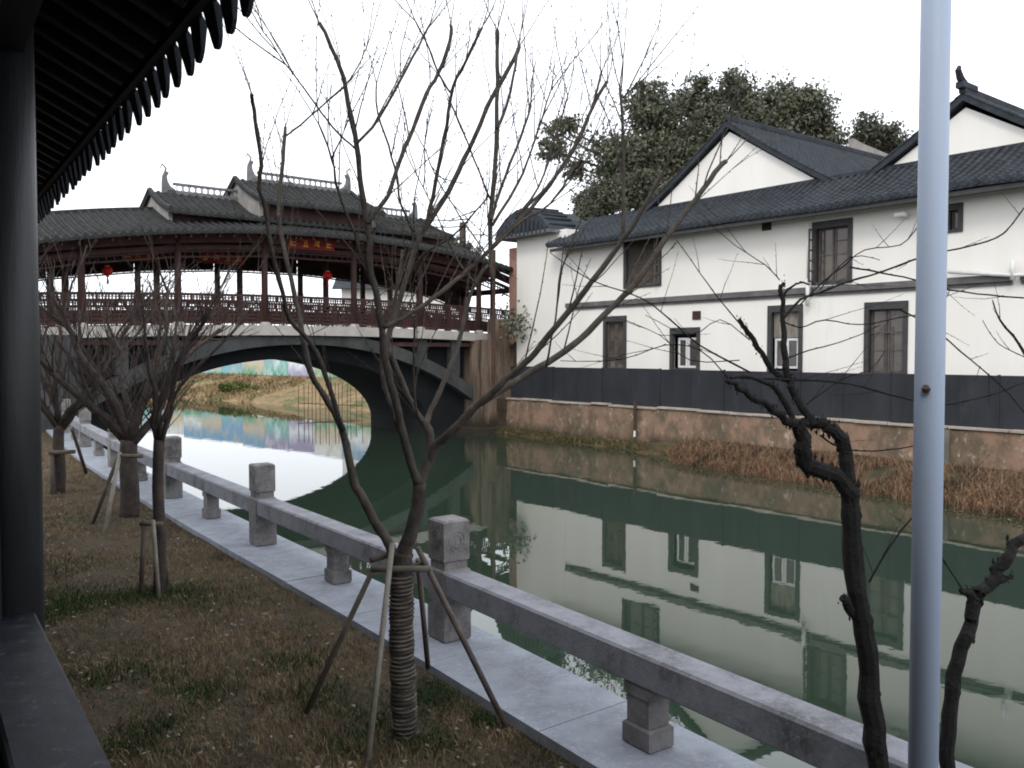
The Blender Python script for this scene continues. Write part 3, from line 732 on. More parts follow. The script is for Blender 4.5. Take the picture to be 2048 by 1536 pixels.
for y0, y1, z0, z1, kd in wr:
    wdw = part('window', MB(), M['frame'], ho) if False else None
    f = .12 if kd not in ('small',) else .10
    m_ = MB(); x0, x1 = NH - .035, NH + .06          # surround, proud of the wall
    m_.box(x0, x1, y0, y0 + f, z0, z1); m_.box(x0, x1, y1 - f, y1, z0, z1)
    m_.box(x0, x1, y0 + f, y1 - f, z1 - f * 1.5, z1); m_.box(x0, x1, y0 + f, y1 - f, z0, z0 + f * .6)
    wdw = part('window', m_, M['frame'], ho)
    iy0, iy1, iz0, iz1 = y0 + f, y1 - f, z0 + f * .6, z1 - f * 1.5
    def sash(a, c, lo, hi, m, x, w_=.04, rails=(), name='sash'):
        q = MB(); q.box(x, x + .04, a, a + w_, lo, hi); q.box(x, x + .04, c - w_, c, lo, hi)
        q.box(x, x + .04, a + w_, c - w_, lo, lo + w_); q.box(x, x + .04, a + w_, c - w_, hi - w_, hi)
        for r_ in rails: zz = lo + (hi - lo) * r_; q.box(x + .004, x + .036, a + w_, c - w_, zz - .015, zz + .015)
        part(name, q, m, wdw, root=ho)
        part('pane', MB().box(x + .016, x + .022, a + w_, c - w_, lo + w_, hi - w_), M['glass'], wdw, root=ho)
    mid = (iy0 + iy1) / 2
    if kd == 'white':
        sash(iy0 + .02, mid - .04, iz0 + .02, iz1 - .12, M['white_frame'], NH + .09, .065)
        sash(mid - .02, iy1 - .12, iz0 + .02, iz1 - .12, M['white_frame'], NH + .09, .065)
    elif kd == 'whiteblind':
        part('blind', MB().box(NH + .10, NH + .12, iy0 + .02, iy1, (iz0 + iz1) / 2 + .1, iz1), M['curtain'], wdw, root=ho)
        sash(iy0 + .05, mid, iz0 + .06, (iz0 + iz1) / 2 + .08, M['white_frame'], NH + .08, .06)
        sash(mid + .02, iy1 - .05, iz0 + .06, (iz0 + iz1) / 2 + .08, M['white_frame'], NH + .08, .06)
    elif kd == 'curtain':
        part('curtain', MB().box(NH + .16, NH + .18, mid + .18, iy1, iz0, iz1 - .25), M['curtain'], wdw, root=ho)
        part('curtain', MB().box(NH + .16, NH + .18, iy0, mid - .28, iz0, iz0 + .9), M['curtain'], wdw, root=ho)
        sash(iy0, mid - .0, iz0, iz1, M['sash'], NH + .09, .05, (.35,)); sash(mid + .02, iy1, iz0, iz1, M['sash'], NH + .09, .05, (.35,))
        part('window_bars', MB().box(NH + .05, NH + .065, mid - .12, mid - .10, iz0, iz0 + 1.1).box(NH + .05, NH + .065, mid + .06, mid + .08, iz0, iz0 + 1.1).box(NH + .052, NH + .063, iy0, iy1, iz0 + .95, iz0 + .98), M['sash'], wdw, root=ho)
    elif kd == 'small':
        sash(iy0, iy1, iz0, iz1, M['sash'], NH + .09, .05)
    elif kd == 'door':
        sash(iy0, mid, iz0, iz1, M['sash'], NH + .07, .06, (.2, .35, .6)); sash(mid + .01, iy1, iz0, iz1, M['sash'], NH + .07, .06, (.2, .35, .6))
    else:
        part('curtain', MB().box(NH + .2, NH + .22, mid - .1, iy1 - .1, iz0, iz1), M['curtain'] if kd == 'open' else M['sash'], wdw, root=ho)
        sash(mid, iy1, iz0, iz1, M['sash'], NH + .09, .05, (.5,)); sash(iy0, mid - .02, iz0, iz1, M['sash'], NH + .09, .05, (.25, .5, .75))
        # leaf standing open
        q = MB(); lo, hi = iz0, iz1; wv = .36
        y_ = y1 - .06 if kd == 'open2' else y0 + .06
        q.box(NH - .26, NH - .22, y_ - .02, y_ + .02, lo, hi); q.box(NH - .075, NH - .037, y_ - .02, y_ + .02, lo, hi)
        for r_ in (0, .2, .4, .6, .8, 1): zz = lo + .02 + (hi - lo - .04) * r_; q.box(NH - .22, NH - .075, y_ - .018, y_ + .018, zz - .02, zz + .02)
        part('open_leaf', q, M['sash'], wdw, root=ho)
# string course (broken where the pipes cross), sill band
ZS = 4.44
for a, c in ((SM - .05, S(1626)), (S(1612) - .25, S(2022)), (S(2040), -7.5)):
    mb = MB(); mb.box(NH - .10, NH + .01, c, a, ZS - .02, ZS + .14, .01); mb.box(NH - .045, NH + .01, c, a, ZS - .09, ZS - .025)
    part('string_course', mb, M['string'], ho)
# pipes, lamp, vents
yp = S(1620)
mb = MB(); mb.tube([(NH - .14, yp, 4.1), (NH - .14, yp, ZS + .35)], .055, 8); mb.tube([(NH - .14, yp, ZS + .35), (NH - .14, yp, 6.2)], .03, 8)
part('drainpipe', mb, M['pvc'], ho, smooth=True)
mb = MB(); y2 = S(2028); mb.tube([(NH - .16, S(1900), ZS + .27), (NH - .16, y2, ZS + .10), (NH - .16, y2 - 3, ZS + .04)], .045, 8); mb.tube([(NH - .16, y2, ZS + .0), (NH - .16, y2, ZS + .42)], .05, 8)
part('drainpipe', mb, M['pvc'], ho, smooth=True)
yl = S(1806); mb = MB(); mb.box(NH - .12, NH, yl - .06, yl + .06, 6.02, 6.14, .01); mb.box(NH - .28, NH - .1, yl - .13, yl + .13, 6.06, 6.16, .02)
part('wall_lamp', mb, M['pvc'], ho)
def vent(pa, pb, ta, tb):
    y1, y0 = S(pa), S(pb); z1, z0 = Z((pa + pb) / 2, ta), Z((pa + pb) / 2, tb)
    mb = MB(); mb.box(NH - .03, NH + .0, y0, y0 + .04, z0, z1); mb.box(NH - .03, NH, y1 - .04, y1, z0, z1); mb.box(NH - .03, NH, y0 + .04, y1 - .04, z0, z0 + .04); mb.box(NH - .03, NH, y0 + .04, y1 - .04, z1 - .04, z1)
    mb.box(NH - .012, NH - .002, y0 + .04, y1 - .04, z0 + .04, z1 - .04)
    for k in range(4): zz = z0 + .05 + (z1 - z0 - .1) * (k + .5) / 4; mb.box(NH - .025, NH - .01, y0 + .04, y1 - .04, zz - .012, zz + .006)
    part('vent', mb, M['rust'], ho)
vent(1522, 1540, 440, 461); vent(1385, 1401, 622, 639)

# lean-to roof
LE, LT = 19.28, 21.4
LZ0, LZ1 = 6.50, 7.58
ysl = [-8.0 + (SM + .3 + 8.0) * i / 24 for i in range(25)]
wob = lambda y: .02 * math.sin(y * .9) + .012 * math.sin(y * 2.3)
lr = part('roof', slope_sheet(MB(), LE, LZ0, LT + .05, LZ1 + .02, ysl, sag=.07, zf=wob), M['tile'], ho, label='long lean-to roof of dark grey tiles')
tmh = tile_row_mesh('tile_row', LT - LE, LZ1 - LZ0, M['tile'], r=.062, sag=.07)
y = SM + .25
while y > -8:
    inst('tile_row', tmh, lr, (LE - .01, y, LZ0 + wob(y) - .01), root=ho); y -= .215
pts = [(LE + (LT - LE) * f, SM + .30, LZ0 + (LZ1 - LZ0) * f - .07 * math.sin(math.pi * f) + .04) for f in np.linspace(0, 1, 8)]
part('verge', MB().tube(pts, .08, 6), M['tile'], lr, root=ho)
part('eave_board', MB().box(LE + .05, LE + .09, -8, SM + .2, LZ0 - .2, LZ0 - .1), M['frame'], lr, root=ho)
part('top_flashing', MB().box(LT - .06, LT + .06, -8, SM + .3, LZ1 - .02, LZ1 + .07), M['tile'], lr, root=ho)
part('soffit', MB().box(LE + .1, NH - .002, -8, SM + .1, LZ0 - .12, LZ0 - .09), M['frame'], lr, root=ho)

# two gabled wings behind it
def gable(yc, hw, zap, zbase, back, lab, ornament):
    """wall apex zap over yc; half width hw down to zbase"""
    n0 = LT + .02
    k = (zap - zbase) / hw
    poly = [(yc - hw, 6.4), (yc + hw, 6.4), (yc + hw, zbase), (yc, zap), (yc - hw, zbase)]
    part('gable_wall', MB().extr(poly, 0, n0, n0 + .3), M['plaster'], ho)
    ext = 1.25 if not ornament else 1.6
    rz = zap + .30; hw2 = hw * ext; ez = rz - k * hw2
    mb = MB()
    for sg in (1, -1):
        slope_sheet(mb, yc + sg * hw2, ez, yc, rz, [n0 - .16, n0 + back], sag=.07, th=.16, ax=1)
    r_ = part('roof', mb, M['tile'], ho, label=lab)
    L_ = hw2; tmg = tile_row_mesh('tile_row', L_, rz - ez, M['tile'], r=.062, sag=.07)
    n = n0 - .12
    while n < n0 + back:
        inst('tile_row', tmg, r_, (n, yc - hw2, ez), (0, 0, math.pi / 2), root=ho)
        if n < n0 + 3: inst('tile_row', tmg, r_, (n, yc + hw2, ez), (0, 0, -math.pi / 2), root=ho)
        n += .235
    part('ridge_cap', MB().box(n0 - .2, n0 + back, yc - .08, yc + .08, rz + .0, rz + .17, .02), M['tile'], r_, root=ho)
    if ornament:
        mb = MB(); mb.box(n0 - .32, n0 + .4, yc - .1, yc + .1, rz + .1, rz + .26, .02)
        mb.tube([(n0 - .05, yc, rz + .2), (n0 - .3, yc, rz + .33), (n0 - .42, yc, rz + .5), (n0 - .36, yc, rz + .58)], [.1, .09, .07, .05], 6)
        part('ridge_end', mb, M['tile'], r_, root=ho)
    return r_
gable(16.75, 3.05, 9.5, 7.55, 11.5, 'left gabled roof running back from the canal', False)
gable(9.85, 2.05, 8.72, 7.50, 9.0, 'right gabled roof with a curled ridge end', True)
part('gable_wall', MB().box(LT + .02, LT + .3, -8, 22.2, 6.3, 7.52), M['plaster'], ho)
# valley infill roof behind, so that no sky shows between the wings
part('valley_roof', MB().box(LT + .3, LT + 12, 8, 19.9, 7.2, 7.4), M['tile'], ho)

# block with the little hipped cap at the left end
ca = thing('gate_block', 'narrow white wall block with a small curved tiled cap beside the bridge', 'wall', (NH, 24, 1.2), A)
part('wall', MB().box(NH, NH + 1.4, SM + .005, SE + .1, 1.2, 7.12), M['plaster'], ca)
part('brick_pier', MB().box(NH + .05, NH + 1.0, SE + .105, SE + .62, 3.3, 6.75), M['brick'], ca)
prof = [(-1.5, 0), (-1.44, .1), (-1.05, .48), (-.45, .8), (.25, .86), (.9, .62), (1.35, .28), (1.5, .05), (1.5, 0)]
mb = MB(); yc = (SM + .6 + SE) / 2 + .3
mb.extr([(yc + p[0], 7.13 + p[1]) for p in prof], 0, NH - .45, NH + 1.7)
cp_ = part('cap_roof', mb, M['tile'], ca)
for k in range(13):
    f = -1.35 + k * .225
    h = np.interp(f, [p[0] for p in prof], [p[1] for p in prof])
    part('tile_row', MB().tube([(NH - .5, yc + f, 7.05), (NH - .47, yc + f, 7.1 + h * .55), (NH - .3, yc + f, 7.15 + h), (NH + .9, yc + f, 7.19 + h)], .05, 6), M['tile'], cp_, root=ca)
part('eave_slab', MB().box(NH - .5, NH + 1.75, yc - 1.55, yc + 1.5, 7.02, 7.125), M['ridge'], ca)

# far white gable scraps behind the roofs
ro = thing('rear_building', 'pale rear wall with a sloping top peeping over the valley of the dark roofs', 'house', (34, 16, 1.2), A)
pp = [at(x, y, 38) for x, y in ((1706, 276), (1728, 288), (1800, 318), (1800, 345), (1700, 345))]
poly = [(p.x, p.z) for p in pp][::-1]
mb = MB(); mb.extr(poly, 1, 38, 38.5)
# built in world axes, so give it its own root-free mesh
bpy.data.objects.remove(ro)
ro = single('rear_wall', mb, M['gable_plaster'], 'dull sloping wall end showing over the dark roofs below the right tree', 'wall')
a_ = at(1125, 432, 36); c_ = at(1195, 432, 36)
single('rear_wall', MB().box(a_.x, c_.x, 36, 37, 2, at(1150, 446, 36).z), M['plaster'], 'pale low wall top between the curved cap and the tree', 'wall')

# mud shelf with reeds
def bank_n(s):          # water's edge in n
    return float(np.interp(s, [-14, 2, 6, 9, 12, 15.5, 17, 21, 25.5], [15.8, 16.2, 16.4, 16.8, 17.2, 17.7, 18.6, 19.0, 19.05]))
mb = MB(); ysb = [-14 + i * .4 for i in range(100)]; nk = 8
for y in ysb:
    e = bank_n(y) + .15 * math.sin(y * 2.1) + .08 * math.sin(y * 5.7)
    for k in range(nk + 1):
        f = k / nk; n = e - .35 + (NW + .02 - e + .35) * f
        mb.v.append((n, y, -.15 + .62 * f ** .8 * min(1, (NW - e) / 1.8 + .25) + random.uniform(-.03, .03)))
for i in range(len(ysb) - 1):
    for k in range(nk):
        a = i * (nk + 1) + k; mb.f.append((a, a + nk + 1, a + nk + 2, a + 1))
single('mud_bank', mb, M['mud'], 'strip of brown mud at the foot of the retaining wall', kind='structure', a=A, smooth=True)
N_ = 26000
s_ = rng.uniform(0.5, 16.4, N_); e = np.array([bank_n(v) for v in s_]) - .1
f = rng.uniform(0, 1, N_) ** 1.1
n_ = e + (NW - .15 - e) * f
d = vnoise(n_ * 1 + 3, s_ + 3, 21, 1.3) > .22
n_, s_, f = n_[d], s_[d], f[d]
blades(n_, s_, .48 * f ** .8 - .1, rng.uniform(.08, .31, len(n_)) * (1 - .3 * f), rng.uniform(.012, .03, len(n_)), .9, 'dry_reeds', M['reed'], label='dry russet reeds massed along the foot of the far wall')
k_ = rng.uniform(0, 1, len(n_)) < .07
blades(n_[k_], s_[k_], .48 * f[k_] ** .8 - .1, rng.uniform(.18, .42, k_.sum()), rng.uniform(.008, .016, k_.sum()), .8, 'pale_reed_stalks', M['straw'], label='bleached stalks standing among the russet reeds')
N_ = 5000
s_ = rng.uniform(16, 25.3, N_); e = np.array([bank_n(v) for v in s_]); f = rng.uniform(0, 1, N_)
blades(e + (NW - .05 - e) * f, s_, .1 * f, rng.uniform(.05, .2, N_), rng.uniform(.012, .03, N_), 1.2, 'bank_weeds', M['mud_weed'], label='low weeds at the water edge near the bridge')
for (nn, ss, zz, c) in ((19.9, 25.75, 4.1, 160), (18.9, 25.55, 2.7, 70), (19.3, 25.5, .25, 120)):
    q = rng.normal(0, .3, (c, 2)); 
mb = MB()
for (px, py, r_, c, Y) in ((1025, 640, .38, 150, 31.4), (1032, 660, .25, 60, 31.4)):
    p = at(px, py, Y)
    for _ in range(c):
        v = Vector((random.gauss(0, r_), random.gauss(0, .2), random.gauss(0, r_ * .8))); a0 = random.uniform(0, 6.3); s0 = random.uniform(.03, .07)
        x, y, z = p + v; mb.add([(x - s0, y, z), (x, y - s0 * math.cos(a0), z - s0), (x + s0, y, z + s0 * .2), (x, y + s0 * math.cos(a0), z + s0)], [(0, 1, 2, 3)])
    for _ in range(8):
        mb.tube([p + Vector((random.uniform(-.1, .1), 0, -r_)), p + Vector((random.gauss(0, r_), 0, random.gauss(.1, r_ * .5)))], .012, 4)
single('wall_shrub', mb, M['leaf2'], 'scraggy shrub growing from the bridge end wall beside the white house', 'shrub')

mb = MB()
for _ in range(900):
    s0 = random.uniform(2, 25.2); n0 = bank_n(s0) - .1 - abs(random.gauss(0, .45)); a0 = random.uniform(0, 6.3); r0 = random.uniform(.02, .055); z0 = .006 + random.uniform(0, .006)
    c, q_ = math.cos(a0) * r0, math.sin(a0) * r0; mb.add([(n0 - c, s0 - q_, z0), (n0 + q_ * .5, s0 - c * .5, z0 + .004), (n0 + c, s0 + q_, z0), (n0 - q_ * .5, s0 + c * .5, z0 + .004)], [(0, 1, 2, 3)])
single('floating_litter', mb, M['mud_weed'], 'leaf litter floating along the reeds of the far bank', kind='stuff', a=A)

# ------------------------------------------------------------------ behind the bridge
MD = Vector((-.73, .685)); MP = Vector((-17.8, 60.0))
def ml(t, off=0): p = MP + MD * t; nrm = Vector((.685, .73)); return p + nrm * off
mb = MB(); q = [(-60, -5.6, -.2), (-60, -4.2, .35), (-60, -2.0, .8), (-60, .0, 1.4), (-60, 60, 1.6)]
ts = np.linspace(-22, 70, 60)
for t in ts:
    for k, (_, o, z) in enumerate(q):
        p = ml(t, o + .25 * math.sin(t * 1.3 + k)); mb.v.append((p.x, p.y, z + (.08 * math.sin(t * 2.2 + k * 1.7) if 0 < k < 4 else 0)))
for i in range(len(ts) - 1):
    for k in range(4):
        a = i * 5 + k; mb.f.append((a, a + 1, a + 6, a + 5))
single('far_canal_bank', mb, M['far_bank'], 'ochre earth bank of the canal beyond the bridge', kind='structure', smooth=True)
# hoarding
def poster_mat(sky_c, mid_c, low_c, blot):
    m = bpy.data.materials.new('hoarding_print'); m.use_nodes = True; t = m.node_tree; N = t.nodes; L = t.links
    b = N['Principled BSDF']; b.inputs['Roughness'].default_value = .7
    tc = N.new('ShaderNodeTexCoord'); sp = N.new('ShaderNodeSeparateXYZ'); L.new(tc.outputs['Object'], sp.inputs[0])
    n = N.new('ShaderNodeTexNoise'); n.inputs['Scale'].default_value = 1.1; n.inputs['Detail'].default_value = 7; n.inputs['Roughness'].default_value = .65; L.new(tc.outputs['Object'], n.inputs['Vector'])
    ad = N.new('ShaderNodeMath'); ad.operation = 'MULTIPLY_ADD'; ad.inputs[1].default_value = 1.7; L.new(n.outputs[0], ad.inputs[0]); L.new(sp.outputs['Z'], ad.inputs[2])
    mr = N.new('ShaderNodeMapRange'); mr.inputs[1].default_value = .8; mr.inputs[2].default_value = 2.9; L.new(ad.outputs[0], mr.inputs[0])
    cr = N.new('ShaderNodeValToRGB'); cr.color_ramp.elements[0].color = (*low_c, 1); cr.color_ramp.elements[1].color = (*sky_c, 1); cr.color_ramp.elements[0].position = .12
    cr.color_ramp.elements[1].position = .85; e = cr.color_ramp.elements.new(.45); e.color = (*mid_c, 1)
    L.new(mr.outputs[0], cr.inputs[0])
    mp = N.new('ShaderNodeMapping'); mp.inputs['Scale'].default_value = (.9, .9, .55); L.new(tc.outputs['Object'], mp.inputs[0])
    v = N.new('ShaderNodeTexNoise'); v.inputs['Scale'].default_value = 2.4; v.inputs['Detail'].default_value = 4; L.new(mp.outputs[0], v.inputs['Vector'])
    m2 = N.new('ShaderNodeMapRange'); m2.inputs[1].default_value = .47; m2.inputs[2].default_value = .68; m2.inputs[4].default_value = .7; L.new(v.outputs[0], m2.inputs[0])
    x = N.new('ShaderNodeMixRGB'); x.inputs[2].default_value = (*blot, 1); L.new(m2.outputs[0], x.inputs[0]); L.new(cr.outputs[0], x.inputs[1]); L.new(x.outputs[0], b.inputs['Base Color'])
    return m
hd = thing('printed_hoarding', 'long hoarding printed with blue green and purple pictures on the far bank', 'hoarding', (MP.x, MP.y, 1.3))
blue, teal, green, purple, sand, white = (.20, .38, .56), (.22, .45, .44), (.10, .32, .20), (.34, .31, .46), (.55, .48, .36), (.72, .76, .76)
spec_ = [(blue, sand, teal, sand), (blue, white, green, sand), (white, sand, green, sand), (purple, white, purple, purple), (purple, teal, green, white), (blue, sand, green, sand), (blue, blue, teal, sand)]
pmats = [poster_mat(*c) for c in spec_]
t = -16.0; i = 0
while t < 34:
    w_ = 2.9; p0, p1 = ml(t), ml(t + w_ - .03); nrm = Vector((.685, .73)) * .05
    mb = MB(); hgt = 3.45 + .05 * ((i * 7) % 3)
    mb.prism([(p0.x, p0.y), (p0.x + nrm.x, p0.y + nrm.y), (p1.x + nrm.x, p1.y + nrm.y), (p1.x, p1.y)], 1.42, hgt)
    part('hoarding_panel', mb, pmats[i % 7], hd)
    mb = MB(); mb.box(p0.x - .05, p0.x + .05, p0.y + .1, p0.y + .2, 1.3, hgt - .1); part('post', mb, M['rust'], hd)
    t += w_; i += 1
# rough grass on that bank
tt = rng.uniform(-8, 60, 16000); oo = rng.uniform(-5.2, -.15, 16000)
bxx = MP.x + MD.x * tt + .685 * oo; byy = MP.y + MD.y * tt + .73 * oo; bz = np.interp(oo, [-5.6, -4.2, -2, 0], [-.2, .35, .8, 1.4])
dd = vnoise(tt + 30, oo + 30, 31, .5) > .35
blades(bxx[dd], byy[dd], bz[dd] - .05, rng.uniform(.12, .38, dd.sum()), rng.uniform(.04, .09, dd.sum()), 1.2, 'bank_grass', M['far_bank'], a=0, label='tawny rough grass on the bank beyond the bridge')
# shrubs on that bank
def leafball(mb, c, r, n, s0, flat=1.0):
    for _ in range(n):
        d_ = Vector((random.gauss(0, 1), random.gauss(0, 1), random.gauss(0, 1))).normalized() * r * random.uniform(.45, 1) ** .5
        d_.z *= flat; p = c + d_; a = Vector((random.gauss(0, 1), random.gauss(0, 1), random.gauss(0, .7))).normalized() * s0 * random.uniform(.6, 1.2)
        b = a.cross(Vector((random.gauss(0, 1), random.gauss(0, 1), random.gauss(0, 1)))).normalized() * s0 * .45
        mb.add([p - a, p - b, p + a, p + b], [(0, 1, 2, 3)])
mb = MB()
for px, py, r_ in ((470, 778, .8), (500, 782, .8), (522, 788, .7), (452, 775, .5)):
    leafball(mb, at(px, py, 55), r_, 260, .13, .6)
single('green_shrub', mb, M['bush'], 'bright green shrub on the ochre bank seen through the arch', 'shrub')
fs = thing('stake_fence', 'row of thin dark stakes in the water seen through the arch', 'fence', tuple(at(650, 838, 41) * 1))
x = 596
while x < 724:
    tp = at(x, 768 + random.uniform(-8, 12), 42 + (x - 600) * .0); bt = Vector((tp.x, tp.y, -.3))
    part('stake', MB().tube([bt, tp + Vector((random.uniform(-.05, .05), 0, 0))], .016, 5), M['rust'], fs); x += random.uniform(6, 13)
m_ = MB(); m_.tube([at(596, 806, 42.1), at(724, 812, 42.1)], .018, 5); part('cross_rail', m_, M['rust'], fs)
# house behind
fh = thing('far_house', 'white house with a grey tiled roof glimpsed through the bridge gallery', 'house', (0, 0, 0))
a_, c_ = at(668, 574, 72), at(925, 590, 72)
part('wall', MB().box(a_.x + .6, c_.x - .6, 72, 78, 1.3, at(700, 574, 72).z), M['farwall'], fh)
zt = at(700, 524, 75).z; ze = at(700, 576, 71).z
rr = part('roof', slope_sheet(slope_sheet(MB(), 71.2, ze, 75, zt, [a_.x, c_.x], sag=.1, ax=1), 78.8, ze, 75, zt, [a_.x, c_.x], sag=.1, ax=1), M['tile'], fh)
for x0_ in np.arange(a_.x + 3, c_.x - 2, 4.2):
    w1 = part('window', MB().box(x0_, x0_ + 1.3, 71.95, 72.0 - .002, 3.6, 5.2), M['frame'], fh)
    part('pane', MB().box(x0_ + .1, x0_ + 1.2, 71.93, 71.949, 3.7, 5.1), M['glass'], w1, root=fh)

# ------------------------------------------------------------------ evergreen trees behind the house
def big_tree(label, clumps, Y, trunk_px, m, lsz, dens, extra=0):
    """clumps: px, py, radius px, density"""
    cx = at(trunk_px, 500, Y)
    t = thing('evergreen_tree', label, 'tree', (cx.x, cx.y, 1.2))
    mb = MB(); rngl = random.Random(3)
    top = at(trunk_px, max(330, max(c[1] for c in clumps) - 60), Y)
    mb.tube([(cx.x, cx.y, 1.2), (cx.x + .1, cx.y, 4), tuple(top)], [.5, .4, .22], 8)
    part('trunk', mb, M['bark_far'], t, smooth=True)
    lb = MB(); V = []
    for px, py, r, dn in clumps:
        c = at(px, py, Y + rngl.uniform(-2, 2)); rad = r * Y / F
        lb.tube([top + Vector((rngl.uniform(-.2, .2), 0, -rngl.uniform(.3, 2))), (Vector(top) + c) / 2 + Vector((0, 0, -.4)), c], [.14, .09, .03], 5)
        n = int(dens * dn * (r / 40) ** 2)
        sub = [(Vector((rngl.gauss(0, 1), rngl.gauss(0, 1), rngl.gauss(0, 1))).normalized() * rad * rngl.uniform(.1, .95), rad * rngl.uniform(.16, .62)) for _ in range(26)]
        k = n // 30
        for o, sr in sub:
            q = rng.normal(0, 1, (k, 3)) * sr * np.array([.62, .62, .40])
            V.append(q + np.array(c + o))
        V.append(rng.normal(0, 1, (k * 5, 3)) * rad * np.array([.5, .5, .40]) + np.array(c))
    part('branches', lb, M['bark_far'], t)
    P = np.concatenate(V); n = len(P)
    a = rng.normal(0, 1, (n, 3)); a /= np.linalg.norm(a, axis=1)[:, None]; b = np.cross(a, rng.normal(0, 1, (n, 3))); b /= np.linalg.norm(b, axis=1)[:, None]
    sz = rng.uniform(.6, 1.3, n)[:, None] * lsz
    Q = np.stack([P - a * sz, P - b * sz * .45, P + a * sz, P + b * sz * .45], 1) - np.array([cx.x, cx.y, 1.2])
    me = bpy.data.meshes.new('crown'); me.vertices.add(n * 4); me.vertices.foreach_set('co', Q.reshape(-1).astype(np.float32))
    me.loops.add(n * 4); me.loops.foreach_set('vertex_index', np.arange(n * 4, dtype=np.int32)); me.polygons.add(n)
    me.polygons.foreach_set('loop_start', (np.arange(n) * 4).astype(np.int32)); me.update(calc_edges=True); me.materials.append(m)
    o = bpy.data.objects.new('crown', me); COL.objects.link(o); o.parent = t
    return t
big_tree('large dark evergreen tree rising behind the left gable',
         [(1300, 225, 55, .8), (1250, 320, 72, 1), (1200, 400, 52, 1), (1180, 425, 36, 1), (1105, 300, 36, .5), (1135, 255, 30, .4), (1150, 335, 30, .5), (1100, 260, 22, .3), (1340, 300, 75, 1), (1290, 385, 60, 1.1),
          (1400, 215, 52, .8), (1470, 185, 42, .6), (1400, 165, 28, .4), (1500, 230, 65, 1), (1560, 215, 50, .9), (1610, 215, 45, 1), (1625, 260, 42, 1), (1420, 300, 80, 1.1), (1540, 300, 70, 1), (1660, 285, 30, .6), (1350, 220, 35, .6), (1465, 160, 22, .4)],
         46, 1370, M['leaf'], .115, 3300)
big_tree('smaller round evergreen tree between the two gables', [(1735, 262, 34, .7), (1775, 268, 30, .7), (1800, 292, 24, .6), (1760, 300, 40, 1), (1712, 280, 20, .5)], 50, 1765, M['leaf2'], .12, 2800)
big_tree('low bushy treetop showing over the right end of the bridge roof', [(905, 487, 16, .8), (930, 497, 18, .9), (955, 505, 14, .7), (885, 478, 10, .4)], 58, 925, M['leaf2'], .14, 1600)

# ------------------------------------------------------------------ bare trees on the lawn
def smooth_pts(pts, k=3):
    out = []
    n = len(pts)
    for i in range(n - 1):
        p0, p1, p2, p3 = pts[max(i - 1, 0)], pts[i], pts[i + 1], pts[min(i + 2, n - 1)]
        for j in range(k):
            t = j / k
            out.append(.5 * ((2 * p1) + (p2 - p0) * t + (2 * p0 - 5 * p1 + 4 * p2 - p3) * t * t + (3 * p1 - p0 - 3 * p2 + p3) * t ** 3))
    out.append(pts[-1]); return out
def limb(poly, Y0, Y1, r0, r1, jit=.0):
    n = len(poly); P = [at(x, y, Y0 + (Y1 - Y0) * i / (n - 1)) for i, (x, y) in enumerate(poly)]
    P = smooth_pts(P); m_ = len(P)
    rad = [r0 + (r1 - r0) * i / (m_ - 1) for i in range(m_)]
    rad = [r * random.uniform(.92, 1.1) for r in rad]
    if jit: P = [p + Vector((random.gauss(0, jit), random.gauss(0, jit), random.gauss(0, jit))) for p in P]
    return P, rad
def bud(mb, p, d, s):
    a = d.orthogonal().normalized() * s * .5; b = d.cross(a).normalized() * s * .5
    q = p; mb.add([q - d * s, q + a, q + b, q - a, q - b, q + d * s * 1.3], [(0, 2, 1), (0, 3, 2), (0, 4, 3), (0, 1, 4), (5, 1, 2), (5, 2, 3), (5, 3, 4), (5, 4, 1)])
def shoot(mb, p, d, L, r, buds=True, k=4, up=.25, bs=.0056, step=.05):
    n = max(3, int(L / .09)); pts = [p]; d = d.normalized()
    for i in range(n):
        d = (d + Vector((random.gauss(0, .07), random.gauss(0, .07), random.gauss(up * .15, .05)))).normalized(); pts.append(pts[-1] + d * (L / n))
    mb.tube(pts, [r + (.35 * r - r) * i / n for i in range(n + 1)], k, False)
    if buds:
        l = step
        while l < L:
            f = l / L * n; i = min(int(f), n - 1); q = pts[i].lerp(pts[i + 1], f - i)
            side = Vector((random.gauss(0, 1), random.gauss(0, 1), random.gauss(0, 1))).normalized()
            dd = (pts[i + 1] - pts[i]).normalized(); bud(mb, q + side * (r * .7 + bs * .5), (dd + side * .6).normalized(), bs * random.uniform(.7, 1.3)); l += step * random.uniform(.6, 1.4)
    return pts

YT = 4.64
base = at(812, 1475, YT)
mt = thing('bare_tree', 'bare young tree in the foreground with rope wrapped trunk and four props', 'tree', (base.x, base.y, PAVE - .06))
P, r_ = limb([(812, 1490), (806, 1380), (803, 1280), (803, 1200), (803, 1130), (806, 1105)], YT, YT, .062, .055)
part('trunk', MB().tube(P, r_, 12), M['bark'], mt, smooth=True)
# rope winding
mb = MB(); turns = 40; pts = []
z0, z1 = at(800, 1480, YT).z, at(800, 1150, YT).z
def trunk_c(z):
    for a, b in zip(P, P[1:]):
        if a.z <= z <= b.z: return a.lerp(b, (z - a.z) / max(1e-6, b.z - a.z))
    return P[0] if z < P[0].z else P[-1]
nst = turns * 12
for i in range(nst + 1):
    z = z0 + (z1 - z0) * i / nst; c = trunk_c(z); q_ = 2 * math.pi * i / 12; rr = .066 - .006 * i / nst + random.uniform(-.003, .003) + .003 * math.sin(i * .07)
    pts.append((c.x + math.cos(q_) * rr, c.y + math.sin(q_) * rr, z))
part('rope_wrap', MB().tube(pts, .0085, 5), M['rope'], mt, smooth=True)

